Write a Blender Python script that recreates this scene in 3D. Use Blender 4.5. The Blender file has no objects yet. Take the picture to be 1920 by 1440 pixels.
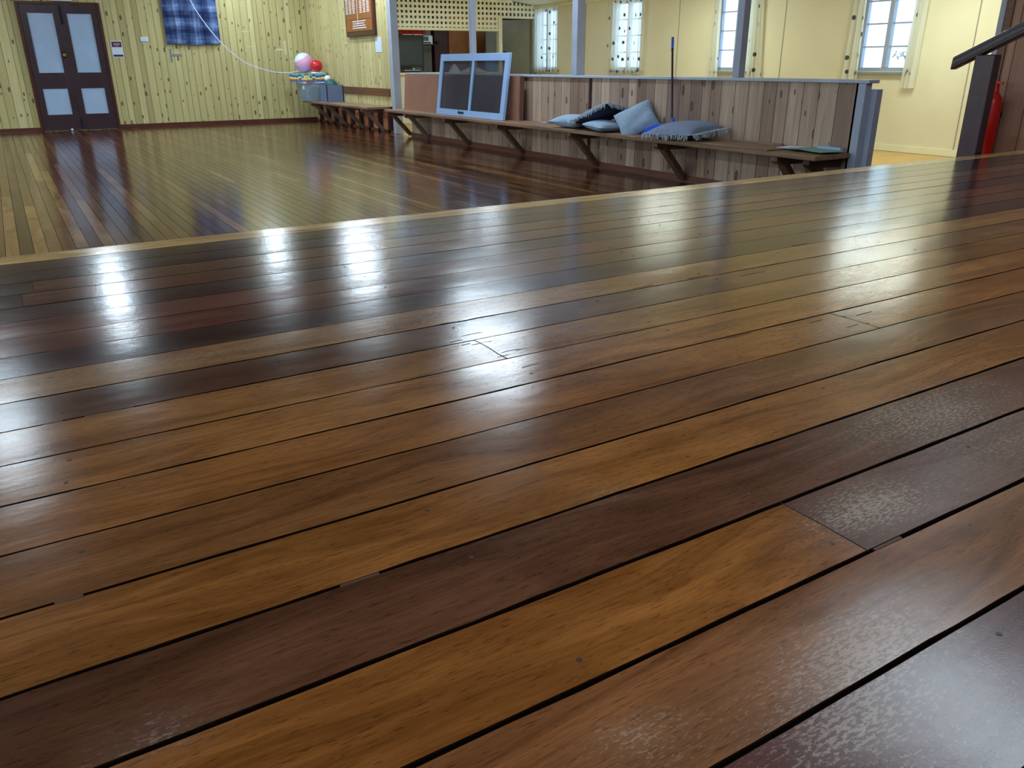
import bpy, bmesh, math, random
from mathutils import Vector, Matrix, noise
R = random.Random(7)
S = bpy.context.scene
C = S.collection
PI = math.pi

# ------------------------------------------------------------------ camera, world, exposure
M3 = Matrix(((0.8545, 0.1982, -0.4802), (-0.5195, 0.3164, -0.7937), (-0.0054, 0.9277, 0.3733)))
cam_d = bpy.data.cameras.new('camera')
cam = bpy.data.objects.new('camera', cam_d)
C.objects.link(cam)
q = M3.to_quaternion(); q.normalize()
cam.matrix_world = Matrix.Translation((0, 0, 1.05)) @ q.to_matrix().to_4x4()
cam_d.sensor_width = 36.0
cam_d.lens = 1495.0 / 1920.0 * 36.0
cam_d.clip_start = 0.02
S.camera = cam
S.view_settings.view_transform = 'Standard'
S.view_settings.look = 'None'
S.view_settings.gamma = 1.0
S.view_settings.use_curve_mapping = False
S.view_settings.exposure = 0.06

world = bpy.data.worlds.new('sky')
S.world = world
world.use_nodes = True
wn = world.node_tree.nodes
wn['Background'].inputs[0].default_value = (0.70, 0.86, 1.0, 1)
wn['Background'].inputs[1].default_value = 3.2

# key sizes
ZS = 0.47        # stage floor
EDGE = 3.07      # stage front edge
PX = 5.41        # partition and pine side wall
WX = 9.45        # annex window wall
DY = 16.43       # far pine wall
KY = 14.65       # kitchen wall
CZ = 3.10        # hall ceiling

LIGHTS = [  # x, y, length x, length y, watts
    (4.45, 7.9, 0.26, 1.5, 62), (4.75, 12.8, 0.20, 1.5, 72), (3.95, 15.2, 0.18, 1.2, 56),
    (0.90, 12.6, 0.20, 1.5, 48), (-0.55, 8.2, 0.40, 1.5, 22), (3.60, 1.55, 0.4, 1.2, 30),
    (8.3, 9.3, 0.36, 1.0, 22), (8.4, 5.7, 0.36, 1.0, 26), (0.9, -0.55, 0.5, 1.2, 52), (7.1, 12.7, 0.3, 1.2, 28),  # annex pair and the lamp behind the camera are added to brighten
    (-2.6, 4.6, 0.4, 1.5, 120), (-2.6, 9.2, 0.4, 1.5, 120), (-2.6, 13.6, 0.4, 1.5, 105)]  # left row: added fill lamps, kept where the stage floor cannot mirror them
LAMP_COL = (0.74, 0.89, 1.0)
ANNEX_LAMP_COL = (0.92, 1.0, 0.84)


# ------------------------------------------------------------------ helpers
def lin(r, g, b):
    def f(c):
        c /= 255.0
        return c / 12.92 if c <= 0.04045 else ((c + 0.055) / 1.055) ** 2.4
    return (f(r), f(g), f(b), 1.0)


class NT:
    def __init__(s, name):
        s.m = bpy.data.materials.new(name); s.m.use_nodes = True
        s.n = s.m.node_tree.nodes; s.l = s.m.node_tree.links
        s.b = s.n['Principled BSDF']; s.out = s.n['Material Output']

    def put(s, sock, v):
        if hasattr(v, 'bl_idname') and hasattr(v, 'outputs'): v = v.outputs[0]
        if isinstance(v, bpy.types.NodeSocket): s.l.new(v, sock)
        else: sock.default_value = v

    def node(s, t, ins=None, **kw):
        n = s.n.new(t)
        for k, v in kw.items(): setattr(n, k, v)
        for k, v in (ins or {}).items(): s.put(n.inputs[k], v)
        return n

    def math(s, op, a, b=0.0, c=0.0):
        n = s.node('ShaderNodeMath', {0: a, 1: b, 2: c}, operation=op); return n.outputs[0]

    def mix(s, f, a, b, mode='MIX'):
        n = s.n.new('ShaderNodeMix'); n.data_type = 'RGBA'; n.blend_type = mode
        s.put(n.inputs[0], f); s.put(n.inputs[6], a); s.put(n.inputs[7], b); return n.outputs[2]

    def ramp(s, f, stops, interp='LINEAR'):
        n = s.n.new('ShaderNodeValToRGB'); s.put(n.inputs[0], f); e = n.color_ramp.elements
        n.color_ramp.interpolation = interp
        while len(e) < len(stops): e.new(0.5)
        for el, (p, c) in zip(e, stops): el.position = p; el.color = c if len(c) == 4 else (*c, 1)
        return n.outputs[0]

    def coords(s):
        t = s.node('ShaderNodeNewGeometry'); x = s.node('ShaderNodeSeparateXYZ', {0: t.outputs['Position']}); return x.outputs

    def vec(s, x, y, z):
        return s.node('ShaderNodeCombineXYZ', {0: x, 1: y, 2: z}).outputs[0]

    def noise(s, v, scale, detail=3.0, rough=0.55):
        n = s.node('ShaderNodeTexNoise', {'Scale': scale, 'Detail': detail, 'Roughness': rough}); s.put(n.inputs['Vector'], v); return n.outputs[0]

    def bump(s, h, strength, dist=0.01):
        n = s.node('ShaderNodeBump', {'Strength': strength, 'Distance': dist}); s.put(n.inputs['Height'], h)
        s.l.new(n.outputs[0], s.b.inputs['Normal'])

    def set(s, **kw):
        for k, v in kw.items():
            k = {'base': 'Base Color', 'rough': 'Roughness', 'metal': 'Metallic', 'spec': 'Specular IOR Level', 'trans': 'Transmission Weight', 'alpha': 'Alpha', 'sheen': 'Sheen Weight', 'coat': 'Coat Weight'}.get(k, k)
            s.put(s.b.inputs[k], v)
        return s


MATS = {}


def paint(name, rgb, rough=0.5, var=0.06, scale=6.0, metal=0.0, bump=0.0, spec=0.5):
    """A plain painted, plastic or cloth finish with a little mottling and wear."""
    t = NT(name); c = lin(*rgb)
    g = t.node('ShaderNodeNewGeometry').outputs['Position']
    n = t.noise(g, scale, 4)
    dark = tuple(x * (1 - var * 2.2) for x in c[:3]) + (1,); lite = tuple(min(1, x * (1 + var * 2.2)) for x in c[:3]) + (1,)
    t.set(base=t.ramp(n, [(0.25, dark), (0.75, lite)]), rough=rough, metal=metal, spec=spec)
    if bump: t.bump(t.noise(g, scale * 12, 3), bump, 0.004)
    MATS[name] = t.m
    return t.m


def boards_wall(name, axis, width, rnd, cols, knot_dark, seam=0.02, seam_dark=0.45, knots=0.55, kscale=(7.0, 3.0), grain=0.5, rough=0.5, spec=0.3, kr=0.2, seamcol=None):
    """Vertical boards: voronoi cells along the wall give each board its own tone; elliptical knots and grain run upward."""
    t = NT(name); xs = t.coords(); u = xs[axis]; z = xs[2]
    us = t.math('DIVIDE', u, width)
    v = t.node('ShaderNodeTexVoronoi', {'Scale': 1.0, 'Randomness': rnd}, voronoi_dimensions='1D', feature='F1'); t.put(v.inputs['W'], us)
    e = t.node('ShaderNodeTexVoronoi', {'Scale': 1.0, 'Randomness': rnd}, voronoi_dimensions='1D', feature='DISTANCE_TO_EDGE'); t.put(e.inputs['W'], us)
    sep = t.node('ShaderNodeSeparateColor', {0: v.outputs['Color']})
    r1, r2 = sep.outputs[0], sep.outputs[1]
    tone = t.ramp(r1, [(i / (len(cols) - 1), lin(*c)) for i, c in enumerate(cols)])
    off = t.math('MULTIPLY', r2, 40.0)
    zz = t.math('ADD', z, off)
    # slow wavy warp so the grain drifts around
    warp = t.noise(t.vec(t.math('MULTIPLY', u, 6.0), 0.0, t.math('MULTIPLY', zz, 1.3)), 1.0, 2)
    gu = t.math('ADD', t.math('MULTIPLY', u, 55.0), t.math('MULTIPLY', warp, 9.0))
    g = t.noise(t.vec(gu, 0.0, t.math('MULTIPLY', zz, 1.6)), 1.0, 4)
    g2 = t.noise(t.vec(t.math('MULTIPLY', u, 14.0), r1, t.math('MULTIPLY', zz, 0.8)), 1.0, 2)
    gg = t.math('ADD', t.math('MULTIPLY', g, 0.6), t.math('MULTIPLY', g2, 0.5))
    shade = t.ramp(gg, [(0.35, (1 - grain, 1 - grain * 1.05, 1 - grain * 1.1)), (0.72, (1.0, 1.0, 1.0))])
    col = t.mix(1.0, tone, shade, 'MULTIPLY')
    kv = t.node('ShaderNodeTexVoronoi', {'Scale': 1.0, 'Randomness': 0.85}, voronoi_dimensions='2D', feature='F1')
    t.put(kv.inputs['Vector'], t.vec(t.math('MULTIPLY', u, kscale[0]), t.math('MULTIPLY', zz, kscale[1]), 0.0))
    ks = t.node('ShaderNodeSeparateColor', {0: kv.outputs['Color']})
    size = t.math('MULTIPLY', t.math('SUBTRACT', ks.outputs[0], 1 - knots), kr / max(knots, 0.01))
    d = t.math('DIVIDE', kv.outputs['Distance'], t.math('MAXIMUM', size, 0.0001))
    kmask = t.ramp(d, [(0.0, (.8, .8, .8)), (0.42, (.55, .55, .55)), (0.62, (1, 1, 1)), (0.85, (.8, .8, .8)), (1.0, (0, 0, 0))])
    col = t.mix(kmask, col, lin(*knot_dark))
    sm = t.math('LESS_THAN', e.outputs['Distance'], seam)
    col = t.mix(t.math('MULTIPLY', sm, seam_dark), col, lin(*(seamcol or (30, 24, 18))))
    t.set(base=col, rough=rough, spec=spec)
    t.bump(t.math('ADD', t.math('MULTIPLY', t.math('SUBTRACT', 1.0, sm), 1.0), t.math('MULTIPLY', g, 0.1)), 0.6, 0.004)
    MATS[name] = t.m
    return t.m


def timber(name, dark, light, axis, rough=0.55, spec=0.4, stretch=14.0):
    """A single sawn piece of timber with grain along one axis."""
    t = NT(name); xs = t.coords()
    a = [t.math('MULTIPLY', xs[i], 2.2 if i == axis else stretch * 3) for i in range(3)]
    g = t.noise(t.vec(*a), 1.0, 5, 0.65)
    t.set(base=t.ramp(g, [(0.3, lin(*dark)), (0.7, lin(*light))]), rough=rough, spec=spec)
    t.bump(g, 0.3, 0.003)
    MATS[name] = t.m
    return t.m


def floor_mat(name, rough=0.16, grain_axis=0, wear_col=(160, 144, 130)):
    t = NT(name); xs = t.coords()
    at = t.node('ShaderNodeAttribute', attribute_name='tone')
    sd = t.node('ShaderNodeAttribute', attribute_name='seed')
    wr = t.node('ShaderNodeAttribute', attribute_name='wear')
    L = xs[grain_axis]; W = xs[1 - grain_axis]; off = t.math('MULTIPLY', sd.outputs['Fac'], 31.0)
    Lo = t.math('ADD', L, off)
    warp = t.noise(t.vec(t.math('MULTIPLY', Lo, 1.4), t.math('MULTIPLY', W, 7.0), off), 1.0, 2)
    fine = t.noise(t.vec(t.math('MULTIPLY', Lo, 12.0), t.math('ADD', t.math('MULTIPLY', W, 260.0), t.math('MULTIPLY', warp, 22.0)), off), 1.0, 4, 0.7)
    mid = t.noise(t.vec(t.math('MULTIPLY', Lo, 2.0), t.math('ADD', t.math('MULTIPLY', W, 26.0), t.math('MULTIPLY', warp, 8.0)), off), 1.0, 4, 0.6)
    blot = t.noise(t.vec(t.math('MULTIPLY', Lo, 2.6), t.math('MULTIPLY', W, 5.0), off), 1.0, 4, 0.6)
    pore = t.noise(t.vec(t.math('MULTIPLY', Lo, 55.0), t.math('MULTIPLY', W, 420.0), off), 1.0, 2, 0.5)
    col = t.mix(1.0, at.outputs['Color'], t.ramp(mid, [(0.30, (.62, .56, .50)), (0.50, (.98, .96, .94)), (0.72, (1.35, 1.38, 1.36))]), 'MULTIPLY')
    col = t.mix(1.0, col, t.ramp(fine, [(0.30, (.74, .70, .66)), (0.55, (1.0, 1.0, 1.0)), (0.8, (1.14, 1.14, 1.12))]), 'MULTIPLY')
    col = t.mix(1.0, col, t.ramp(blot, [(0.30, (.66, .60, .58)), (0.55, (1.0, 1.0, 1.0)), (0.75, (1.18, 1.16, 1.1))]), 'MULTIPLY')
    col = t.mix(1.0, col, t.ramp(pore, [(0.28, (.55, .5, .45)), (0.42, (1, 1, 1))]), 'MULTIPLY')
    # worn, greyed varnish: fine scratches inside the worn places
    scr = t.noise(t.vec(t.math('MULTIPLY', L, 90.0), t.math('MULTIPLY', W, 280.0), 0.0), 1.0, 3, 0.7)
    lo = t.noise(t.vec(t.math('MULTIPLY', L, 5.0), t.math('MULTIPLY', W, 7.0), 3.0), 1.0, 4, 0.7)
    wm = t.math('MULTIPLY', t.math('GREATER_THAN', t.math('ADD', scr, t.math('MULTIPLY', t.math('ADD', lo, t.math('MULTIPLY', wr.outputs['Fac'], 1.0)), 0.22)), 0.79), 1.0)
    wm2 = t.math('MINIMUM', t.math('ADD', t.math('MULTIPLY', wm, t.math('MULTIPLY', wr.outputs['Fac'], 0.5)), t.math('MULTIPLY', wr.outputs['Fac'], 0.12)), 1.0)
    col = t.mix(wm2, col, lin(*wear_col))
    rr = t.math('ADD', t.math('MULTIPLY', t.math('SUBTRACT', blot, 0.5), 0.10), rough)
    rr = t.math('ADD', rr, t.math('MULTIPLY', wr.outputs['Fac'], 0.10))
    t.set(base=col, rough=rr, spec=0.5)
    gr = t.noise(t.node('ShaderNodeNewGeometry').outputs['Position'], 260.0, 2, 0.6)
    und = t.noise(t.vec(t.math('MULTIPLY', L, 9.0), t.math('MULTIPLY', W, 22.0), off), 1.0, 2, 0.5)
    h = t.math('ADD', t.math('MULTIPLY', gr, 0.16), t.math('ADD', t.math('MULTIPLY', und, 1.1), t.math('MULTIPLY', fine, 0.10)))
    h = t.math('SUBTRACT', h, t.math('MULTIPLY', wm, t.math('MULTIPLY', wr.outputs['Fac'], 0.25)))
    t.bump(h, 0.35, 0.0012)
    MATS[name] = t.m
    return t.m


def glass_mat(name, tint=(235, 245, 250), rough=0.02, opac=0.12, spec=0.5):
    t = NT(name)
    g = t.node('ShaderNodeNewGeometry').outputs['Position']
    tr = t.node('ShaderNodeBsdfTransparent', {0: lin(*tint)})
    t.set(base=lin(*tint), rough=rough, spec=spec)
    op = t.math('ADD', opac, t.math('MULTIPLY', t.noise(g, 9.0, 2), 0.02))
    mx = t.node('ShaderNodeMixShader', {0: op}); t.l.new(tr.outputs[0], mx.inputs[1]); t.l.new(t.b.outputs[0], mx.inputs[2])
    t.l.new(mx.outputs[0], t.out.inputs[0])
    MATS[name] = t.m
    return t.m


def emit_mat(name, rgb, strength):
    t = NT(name); g = t.node('ShaderNodeNewGeometry').outputs['Position']
    n = t.ramp(t.noise(g, 3.0), [(0.2, tuple(x * .96 for x in lin(*rgb)[:3])), (0.8, lin(*rgb))])
    t.set(base=lin(*rgb)); t.put(t.b.inputs['Emission Color'], n); t.put(t.b.inputs['Emission Strength'], strength)
    MATS[name] = t.m
    return t.m


class MB:
    """Collects shapes in world coordinates, then links them as one mesh object."""
    def __init__(s): s.bm = bmesh.new()

    def _add(s, verts, faces):
        vs = [s.bm.verts.new(v) for v in verts]
        for f in faces:
            try: s.bm.faces.new([vs[i] for i in f])
            except ValueError: pass
        return vs

    def box(s, x0, x1, y0, y1, z0, z1, mat=None):
        v = [Vector((x, y, z)) for z in (z0, z1) for y in (y0, y1) for x in (x0, x1)]
        if mat is not None: v = [mat @ p for p in v]
        s._add(v, [(0, 2, 3, 1), (4, 5, 7, 6), (0, 1, 5, 4), (2, 6, 7, 3), (0, 4, 6, 2), (1, 3, 7, 5)]); return s

    def bar(s, a, b, w, h, up=(0, 0, 1)):
        """A rectangular bar from a to b, w across and h in the direction nearest up."""
        a, b, up = Vector(a), Vector(b), Vector(up); d = (b - a).normalized(); sx = d.cross(up).normalized(); u = sx.cross(d)
        v = [p + sx * i * w / 2 + u * j * h / 2 for p in (a, b) for j in (-1, 1) for i in (-1, 1)]
        s._add(v, [(0, 2, 3, 1), (4, 5, 7, 6), (0, 1, 5, 4), (2, 6, 7, 3), (0, 4, 6, 2), (1, 3, 7, 5)]); return s

    def tube(s, pts, r, n=10, cap=True):
        pts = [Vector(p) for p in pts]; rings = []; prev = None
        for i, p in enumerate(pts):
            d = (pts[min(i + 1, len(pts) - 1)] - pts[max(i - 1, 0)]).normalized()
            ref = prev if prev is not None else (Vector((0, 0, 1)) if abs(d.z) < 0.9 else Vector((1, 0, 0)))
            x = (ref - d * ref.dot(d)).normalized(); prev = x; y = d.cross(x)
            rr = r[i] if isinstance(r, (list, tuple)) else r
            rings.append([s.bm.verts.new(p + (x * math.cos(2 * PI * k / n) + y * math.sin(2 * PI * k / n)) * rr) for k in range(n)])
        for a, b in zip(rings, rings[1:]):
            for k in range(n): s.bm.faces.new((a[k], a[(k + 1) % n], b[(k + 1) % n], b[k]))
        if cap: s.bm.faces.new(rings[0][::-1]); s.bm.faces.new(rings[-1])
        return s

    def lathe(s, c, prof, n=28, axis=None):
        """prof: (radius, height) pairs around an upright axis at c."""
        c = Vector(c); A = axis or Matrix.Identity(3); rings = []
        for r, z in prof:
            rings.append([s.bm.verts.new(c + A @ Vector((max(r, 1e-4) * math.cos(2 * PI * k / n), max(r, 1e-4) * math.sin(2 * PI * k / n), z))) for k in range(n)])
        for a, b in zip(rings, rings[1:]):
            for k in range(n): s.bm.faces.new((a[k], a[(k + 1) % n], b[(k + 1) % n], b[k]))
        s.bm.faces.new(rings[0][::-1]); s.bm.faces.new(rings[-1])
        return s

    def ball(s, c, r, n=24, sq=1.0):
        return s.lathe(c, [(r * math.sin(PI * i / 16), -r * sq * math.cos(PI * i / 16)) for i in range(17)], n)

    def prism(s, poly, axis, a, b):
        """poly in the two other axes, pushed from a to b along axis."""
        def P(p, t):
            return Vector((t, p[0], p[1])) if axis == 0 else Vector((p[0], t, p[1])) if axis == 1 else Vector((p[0], p[1], t))
        v1 = [s.bm.verts.new(P(p, a)) for p in poly]; v2 = [s.bm.verts.new(P(p, b)) for p in poly]; n = len(poly)
        s.bm.faces.new(v1); s.bm.faces.new(v2[::-1])
        for k in range(n): s.bm.faces.new((v1[k], v2[k], v2[(k + 1) % n], v1[(k + 1) % n]))
        return s

    def sheet(s, fn, nu, nv, thick=0.0):
        """grid of points fn(u, v), u and v in 0..1; a back sheet when thick."""
        g = [[s.bm.verts.new(fn(i / nu, j / nv)) for i in range(nu + 1)] for j in range(nv + 1)]
        fs = [s.bm.faces.new((g[j][i], g[j][i + 1], g[j + 1][i + 1], g[j + 1][i])) for j in range(nv) for i in range(nu)]
        if thick:
            bmesh.ops.recalc_face_normals(s.bm, faces=fs)
            bmesh.ops.solidify(s.bm, geom=fs, thickness=thick)
        return s

    def build(s, name, mat, parent=None, bevel=0.0, smooth=False, origin=None, recalc=True):
        if recalc: bmesh.ops.recalc_face_normals(s.bm, faces=s.bm.faces)
        if bevel:
            eds = [e for e in s.bm.edges if len(e.link_faces) == 2 and e.calc_face_angle(0) > 0.6]
            bmesh.ops.bevel(s.bm, geom=eds, offset=bevel, segments=2, profile=0.5, affect='EDGES', clamp_overlap=True)
        if parent is not None: o0 = wloc(parent)
        elif origin is not None: o0 = Vector(origin)
        else:
            xs = [v.co for v in s.bm.verts]
            o0 = Vector(((min(v.x for v in xs) + max(v.x for v in xs)) / 2, (min(v.y for v in xs) + max(v.y for v in xs)) / 2, min(v.z for v in xs)))
        for v in s.bm.verts: v.co -= o0
        me = bpy.data.meshes.new(name); s.bm.to_mesh(me); s.bm.free()
        if smooth:
            for p in me.polygons: p.use_smooth = True
            me.set_sharp_from_angle(angle=math.radians(40))
        me.materials.append(MATS[mat] if isinstance(mat, str) else mat)
        o = bpy.data.objects.new(name, me); C.objects.link(o)
        if parent is not None: o.parent = parent
        else: o.location = o0
        return o


def wloc(o):
    v = Vector((0, 0, 0))
    while o is not None: v += o.location; o = o.parent
    return v


def tag(o, label=None, cat=None, group=None, kind=None):
    if label: o['label'] = label
    if cat: o['category'] = cat
    if group: o['group'] = group
    if kind: o['kind'] = kind
    return o


def thing(name, loc, label, cat, group=None):
    o = bpy.data.objects.new(name, None); C.objects.link(o); o.location = loc; o.empty_display_size = 0.05
    return tag(o, label, cat, group)


def struct(name, loc):
    o = bpy.data.objects.new(name, None); C.objects.link(o); o.location = loc
    return tag(o, kind='structure')


def box(x0, x1, y0, y1, z0, z1): return MB().box(x0, x1, y0, y1, z0, z1)


# ------------------------------------------------------------------ materials
paint('seam_dirt', (20, 13, 10), 0.95, 0.1, 30, spec=0.0)
floor_mat('stage_wood', 0.19, 0)
floor_mat('hall_wood', 0.15, 1)
boards_wall('pine_far', 0, 0.115, 0.75, [(178, 167, 114), (200, 190, 134), (190, 179, 124), (216, 207, 154)], (56, 38, 16), seam=0.035, seam_dark=0.75, knots=0.6, kscale=(9.5, 4.2), grain=0.22, rough=0.45, kr=0.19, seamcol=(70, 62, 34))
boards_wall('pine_side', 1, 0.115, 0.75, [(192, 178, 124), (212, 200, 144), (202, 188, 134), (222, 212, 158)], (66, 46, 24), seam=0.035, seam_dark=0.7, knots=0.6, kscale=(9.5, 4.2), grain=0.20, rough=0.45, kr=0.19, seamcol=(78, 70, 42))
boards_wall('cladding', 1, 0.145, 0.75, [(192, 166, 146), (146, 118, 106), (204, 180, 160), (172, 146, 128), (156, 130, 116)], (78, 54, 46), seam=0.022, seam_dark=0.85, knots=0.55, kscale=(8.0, 3.4), grain=0.42, rough=0.55, kr=0.2, seamcol=(40, 28, 28))
boards_wall('stage_side_boards', 1, 0.16, 0.5, [(176, 138, 122), (158, 122, 108), (186, 148, 130)], (96, 76, 74), seam=0.02, seam_dark=0.9, knots=0.5, kscale=(4.0, 3.2), grain=0.3, rough=0.5, kr=0.26)
paint('yellow_paint', (226, 221, 190), 0.5, 0.03, 1.2)
paint('yellow_trim', (236, 232, 194), 0.45, 0.03, 4)
paint('lattice_paint', (244, 240, 204), 0.5, 0.03, 8)
paint('ceiling_paint', (226, 230, 212), 0.7, 0.02, 2)
paint('hall_ceiling', (104, 84, 64), 0.6, 0.06, 2)
paint('annex_ceiling_paint', (242, 242, 222), 0.65, 0.02, 2)
paint('lilac_paint', (158, 168, 190), 0.45, 0.05, 5)
paint('cap_paint', (170, 182, 200), 0.42, 0.05, 8)
paint('frame_grey', (128, 136, 132), 0.5, 0.05, 8)
paint('door_brown', (52, 36, 44), 0.32, 0.12, 5)
paint('door_panel', (158, 182, 212), 0.4, 0.03, 4)
paint('plum_gloss', (60, 40, 50), 0.28, 0.15, 14, bump=0.1)
paint('white_plastic', (208, 220, 238), 0.35, 0.02, 5)
paint('alloy_white', (150, 184, 232), 0.35, 0.03, 5)
paint('black_plastic', (20, 22, 24), 0.35, 0.1, 9)
paint('black_metal', (24, 28, 40), 0.3, 0.1, 9, metal=0.6)
paint('brass', (180, 150, 70), 0.3, 0.05, 9, metal=1)
paint('dark_teal', (50, 60, 62), 0.35, 0.05, 3)
paint('kitchen_dark', (120, 120, 110), 0.7, 0.08, 3)
paint('maroon', (70, 36, 28), 0.5, 0.08, 6)
paint('orange_ply', (150, 92, 40), 0.5, 0.08, 6)
paint('red_cloth', (176, 34, 34), 0.8, 0.1, 12)
paint('red_gloss', (196, 26, 22), 0.25, 0.04, 6)
paint('pink_rubber', (222, 160, 196), 0.45, 0.03, 6)
paint('red_rubber', (198, 30, 44), 0.3, 0.05, 6)
paint('green_rubber', (26, 84, 84), 0.5, 0.06, 6)
paint('white_cloth', (226, 232, 238), 0.8, 0.05, 18)
paint('grey_card', (96, 112, 142), 0.6, 0.03, 5)
paint('hardboard', (152, 108, 90), 0.45, 0.06, 2.5)
paint('hardboard_edge', (108, 76, 62), 0.6, 0.06, 8)
paint('pale_blue_cloth', (150, 174, 200), 0.9, 0.05, 26, bump=0.25)
paint('blue_grey_cloth', (128, 142, 172), 0.9, 0.1, 70, bump=0.4)
paint('navy_cloth', (24, 38, 66), 0.85, 0.12, 40, bump=0.3)
paint('fringe_thread', (190, 200, 214), 0.9, 0.25, 120)
paint('blue_plastic', (12, 84, 220), 0.35, 0.04, 6)
paint('paper_white', (206, 216, 230), 0.7, 0.03, 12)
paint('paper_green', (122, 160, 142), 0.6, 0.08, 18)
paint('poster_purple', (78, 30, 70), 0.5, 0.03, 9)
paint('poster_navy', (40, 40, 84), 0.5, 0.03, 9)
paint('ink_white', (220, 216, 214), 0.6, 0.03, 9)
paint('sign_green', (20, 110, 70), 0.5, 0.03, 9)
paint('orange_brown_boards', (196, 126, 92), 0.55, 0.14, 5)
paint('stud_dark', (64, 34, 28), 0.6, 0.12, 6)
paint('tape', (206, 200, 158), 0.6, 0.03, 9)
paint('grey_mark', (120, 130, 134), 0.7, 0.05, 9)
paint('white_paint', (210, 214, 204), 0.5, 0.04, 5)
paint('annex_lino', (196, 158, 88), 0.35, 0.05, 5)
paint('grey_door', (150, 146, 128), 0.5, 0.05, 4)
paint('pale_blue_plastic', (96, 150, 200), 0.35, 0.04, 6)
paint('chrome', (190, 196, 200), 0.15, 0.03, 6, metal=1)
paint('leaf_dark', (60, 64, 70), 0.7, 0.1, 12)
timber('bench_timber', (102, 76, 58), (158, 126, 100), 1)
timber('bracket_timber', (82, 58, 46), (128, 98, 78), 2)
timber('bracket_grey', (108, 90, 82), (146, 126, 114), 2)
timber('skirting_brown', (66, 34, 26), (100, 56, 42), 0, rough=0.35)
timber('skirting_side', (86, 46, 36), (116, 68, 54), 1, rough=0.4)
timber('board_maple', (132, 74, 34), (160, 98, 50), 2, rough=0.35)
timber('board_frame', (60, 30, 22), (86, 46, 32), 2, rough=0.3)
timber('rail_brown', (84, 52, 32), (122, 82, 54), 1, rough=0.35)
glass_mat('window_glass', (238, 246, 252), 0.05, 0.06)
glass_mat('frosted_glass', (226, 238, 244), 0.4, 0.14)
glass_mat('tub_plastic', (225, 238, 248), 0.2, 0.22)
emit_mat('tube_glow', (225, 240, 255), 9.0)
emit_mat('screen_off', (6, 8, 9), 0.0)


def mesh_fly():
    t = NT('fly_mesh'); xs = t.coords()
    tr = t.node('ShaderNodeBsdfTransparent', {0: (0.9, 0.9, 0.9, 1)})
    n = t.noise(t.vec(xs[0], xs[1], xs[2]), 3.0, 2)
    t.set(base=t.ramp(n, [(0.2, lin(66, 66, 76)), (0.8, lin(84, 84, 92))]), rough=0.9, spec=0.1)
    mx = t.node('ShaderNodeMixShader', {0: 0.5}); t.l.new(tr.outputs[0], mx.inputs[1]); t.l.new(t.b.outputs[0], mx.inputs[2])
    t.l.new(mx.outputs[0], t.out.inputs[0]); MATS['fly_mesh'] = t.m


def plaid():
    t = NT('plaid_cloth'); xs = t.coords()
    w = t.noise(t.vec(xs[0], xs[1], xs[2]), 5.0, 2)
    def band(a, s, d):
        v = t.math('ADD', t.math('MULTIPLY', xs[a], s), t.math('MULTIPLY', w, 0.5))
        return t.math('PINGPONG', v, 0.5), v
    bx, _ = band(0, 3.1, 0); bz, _ = band(2, 3.6, 0)
    nx = t.noise(t.vec(t.math('MULTIPLY', xs[0], 26.0), 0.0, t.math('MULTIPLY', xs[2], 1.2)), 1.0, 3, 0.7)
    nz = t.noise(t.vec(t.math('MULTIPLY', xs[0], 1.2), 0.0, t.math('MULTIPLY', xs[2], 22.0)), 1.0, 3, 0.7)
    f = t.math('ADD', t.math('MULTIPLY', t.math('ADD', bx, bz), 0.55), t.math('MULTIPLY', t.math('ADD', nx, nz), 0.6))
    f = t.math('SUBTRACT', f, 0.28)
    t.set(base=t.ramp(f, [(0.25, lin(20, 26, 52)), (0.5, lin(44, 58, 98)), (0.72, lin(84, 106, 150)), (0.95, lin(140, 162, 200))]), rough=0.9, spec=0.1)
    MATS['plaid_cloth'] = t.m


def curtain_mat(name, backlit):
    t = NT(name); xs = t.coords(); uv = t.node('ShaderNodeUVMap')
    v = t.node('ShaderNodeTexVoronoi', {'Scale': 1.0, 'Randomness': 0.35}, voronoi_dimensions='2D', feature='F1')
    t.put(v.inputs['Vector'], t.vec(t.math('MULTIPLY', xs[1], 7.0), t.math('MULTIPLY', xs[2], 4.6), 0.0))
    sc = t.node('ShaderNodeSeparateColor', {0: v.outputs['Color']})
    dot = t.math('LESS_THAN', v.outputs['Distance'], t.math('MULTIPLY', t.math('GREATER_THAN', sc.outputs[0], 0.35), 0.125))
    c = t.mix(dot, lin(246, 246, 236), lin(116, 124, 116))
    t.set(base=c, rough=0.9, spec=0.1)
    tl = t.node('ShaderNodeBsdfTranslucent'); t.put(tl.inputs[0], c)
    m1 = t.node('ShaderNodeMixShader', {0: 0.6}); t.l.new(t.b.outputs[0], m1.inputs[1]); t.l.new(tl.outputs[0], m1.inputs[2])
    tr = t.node('ShaderNodeBsdfTransparent', {0: (1, 1, 1, 1)})
    al = t.math('SUBTRACT', 1.0, t.math('MULTIPLY', t.math('SUBTRACT', 1.0, dot), backlit))
    m2 = t.node('ShaderNodeMixShader', {0: al}); t.l.new(tr.outputs[0], m2.inputs[1]); t.l.new(m1.outputs[0], m2.inputs[2])
    t.l.new(m2.outputs[0], t.out.inputs[0]); MATS[name] = t.m


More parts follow.
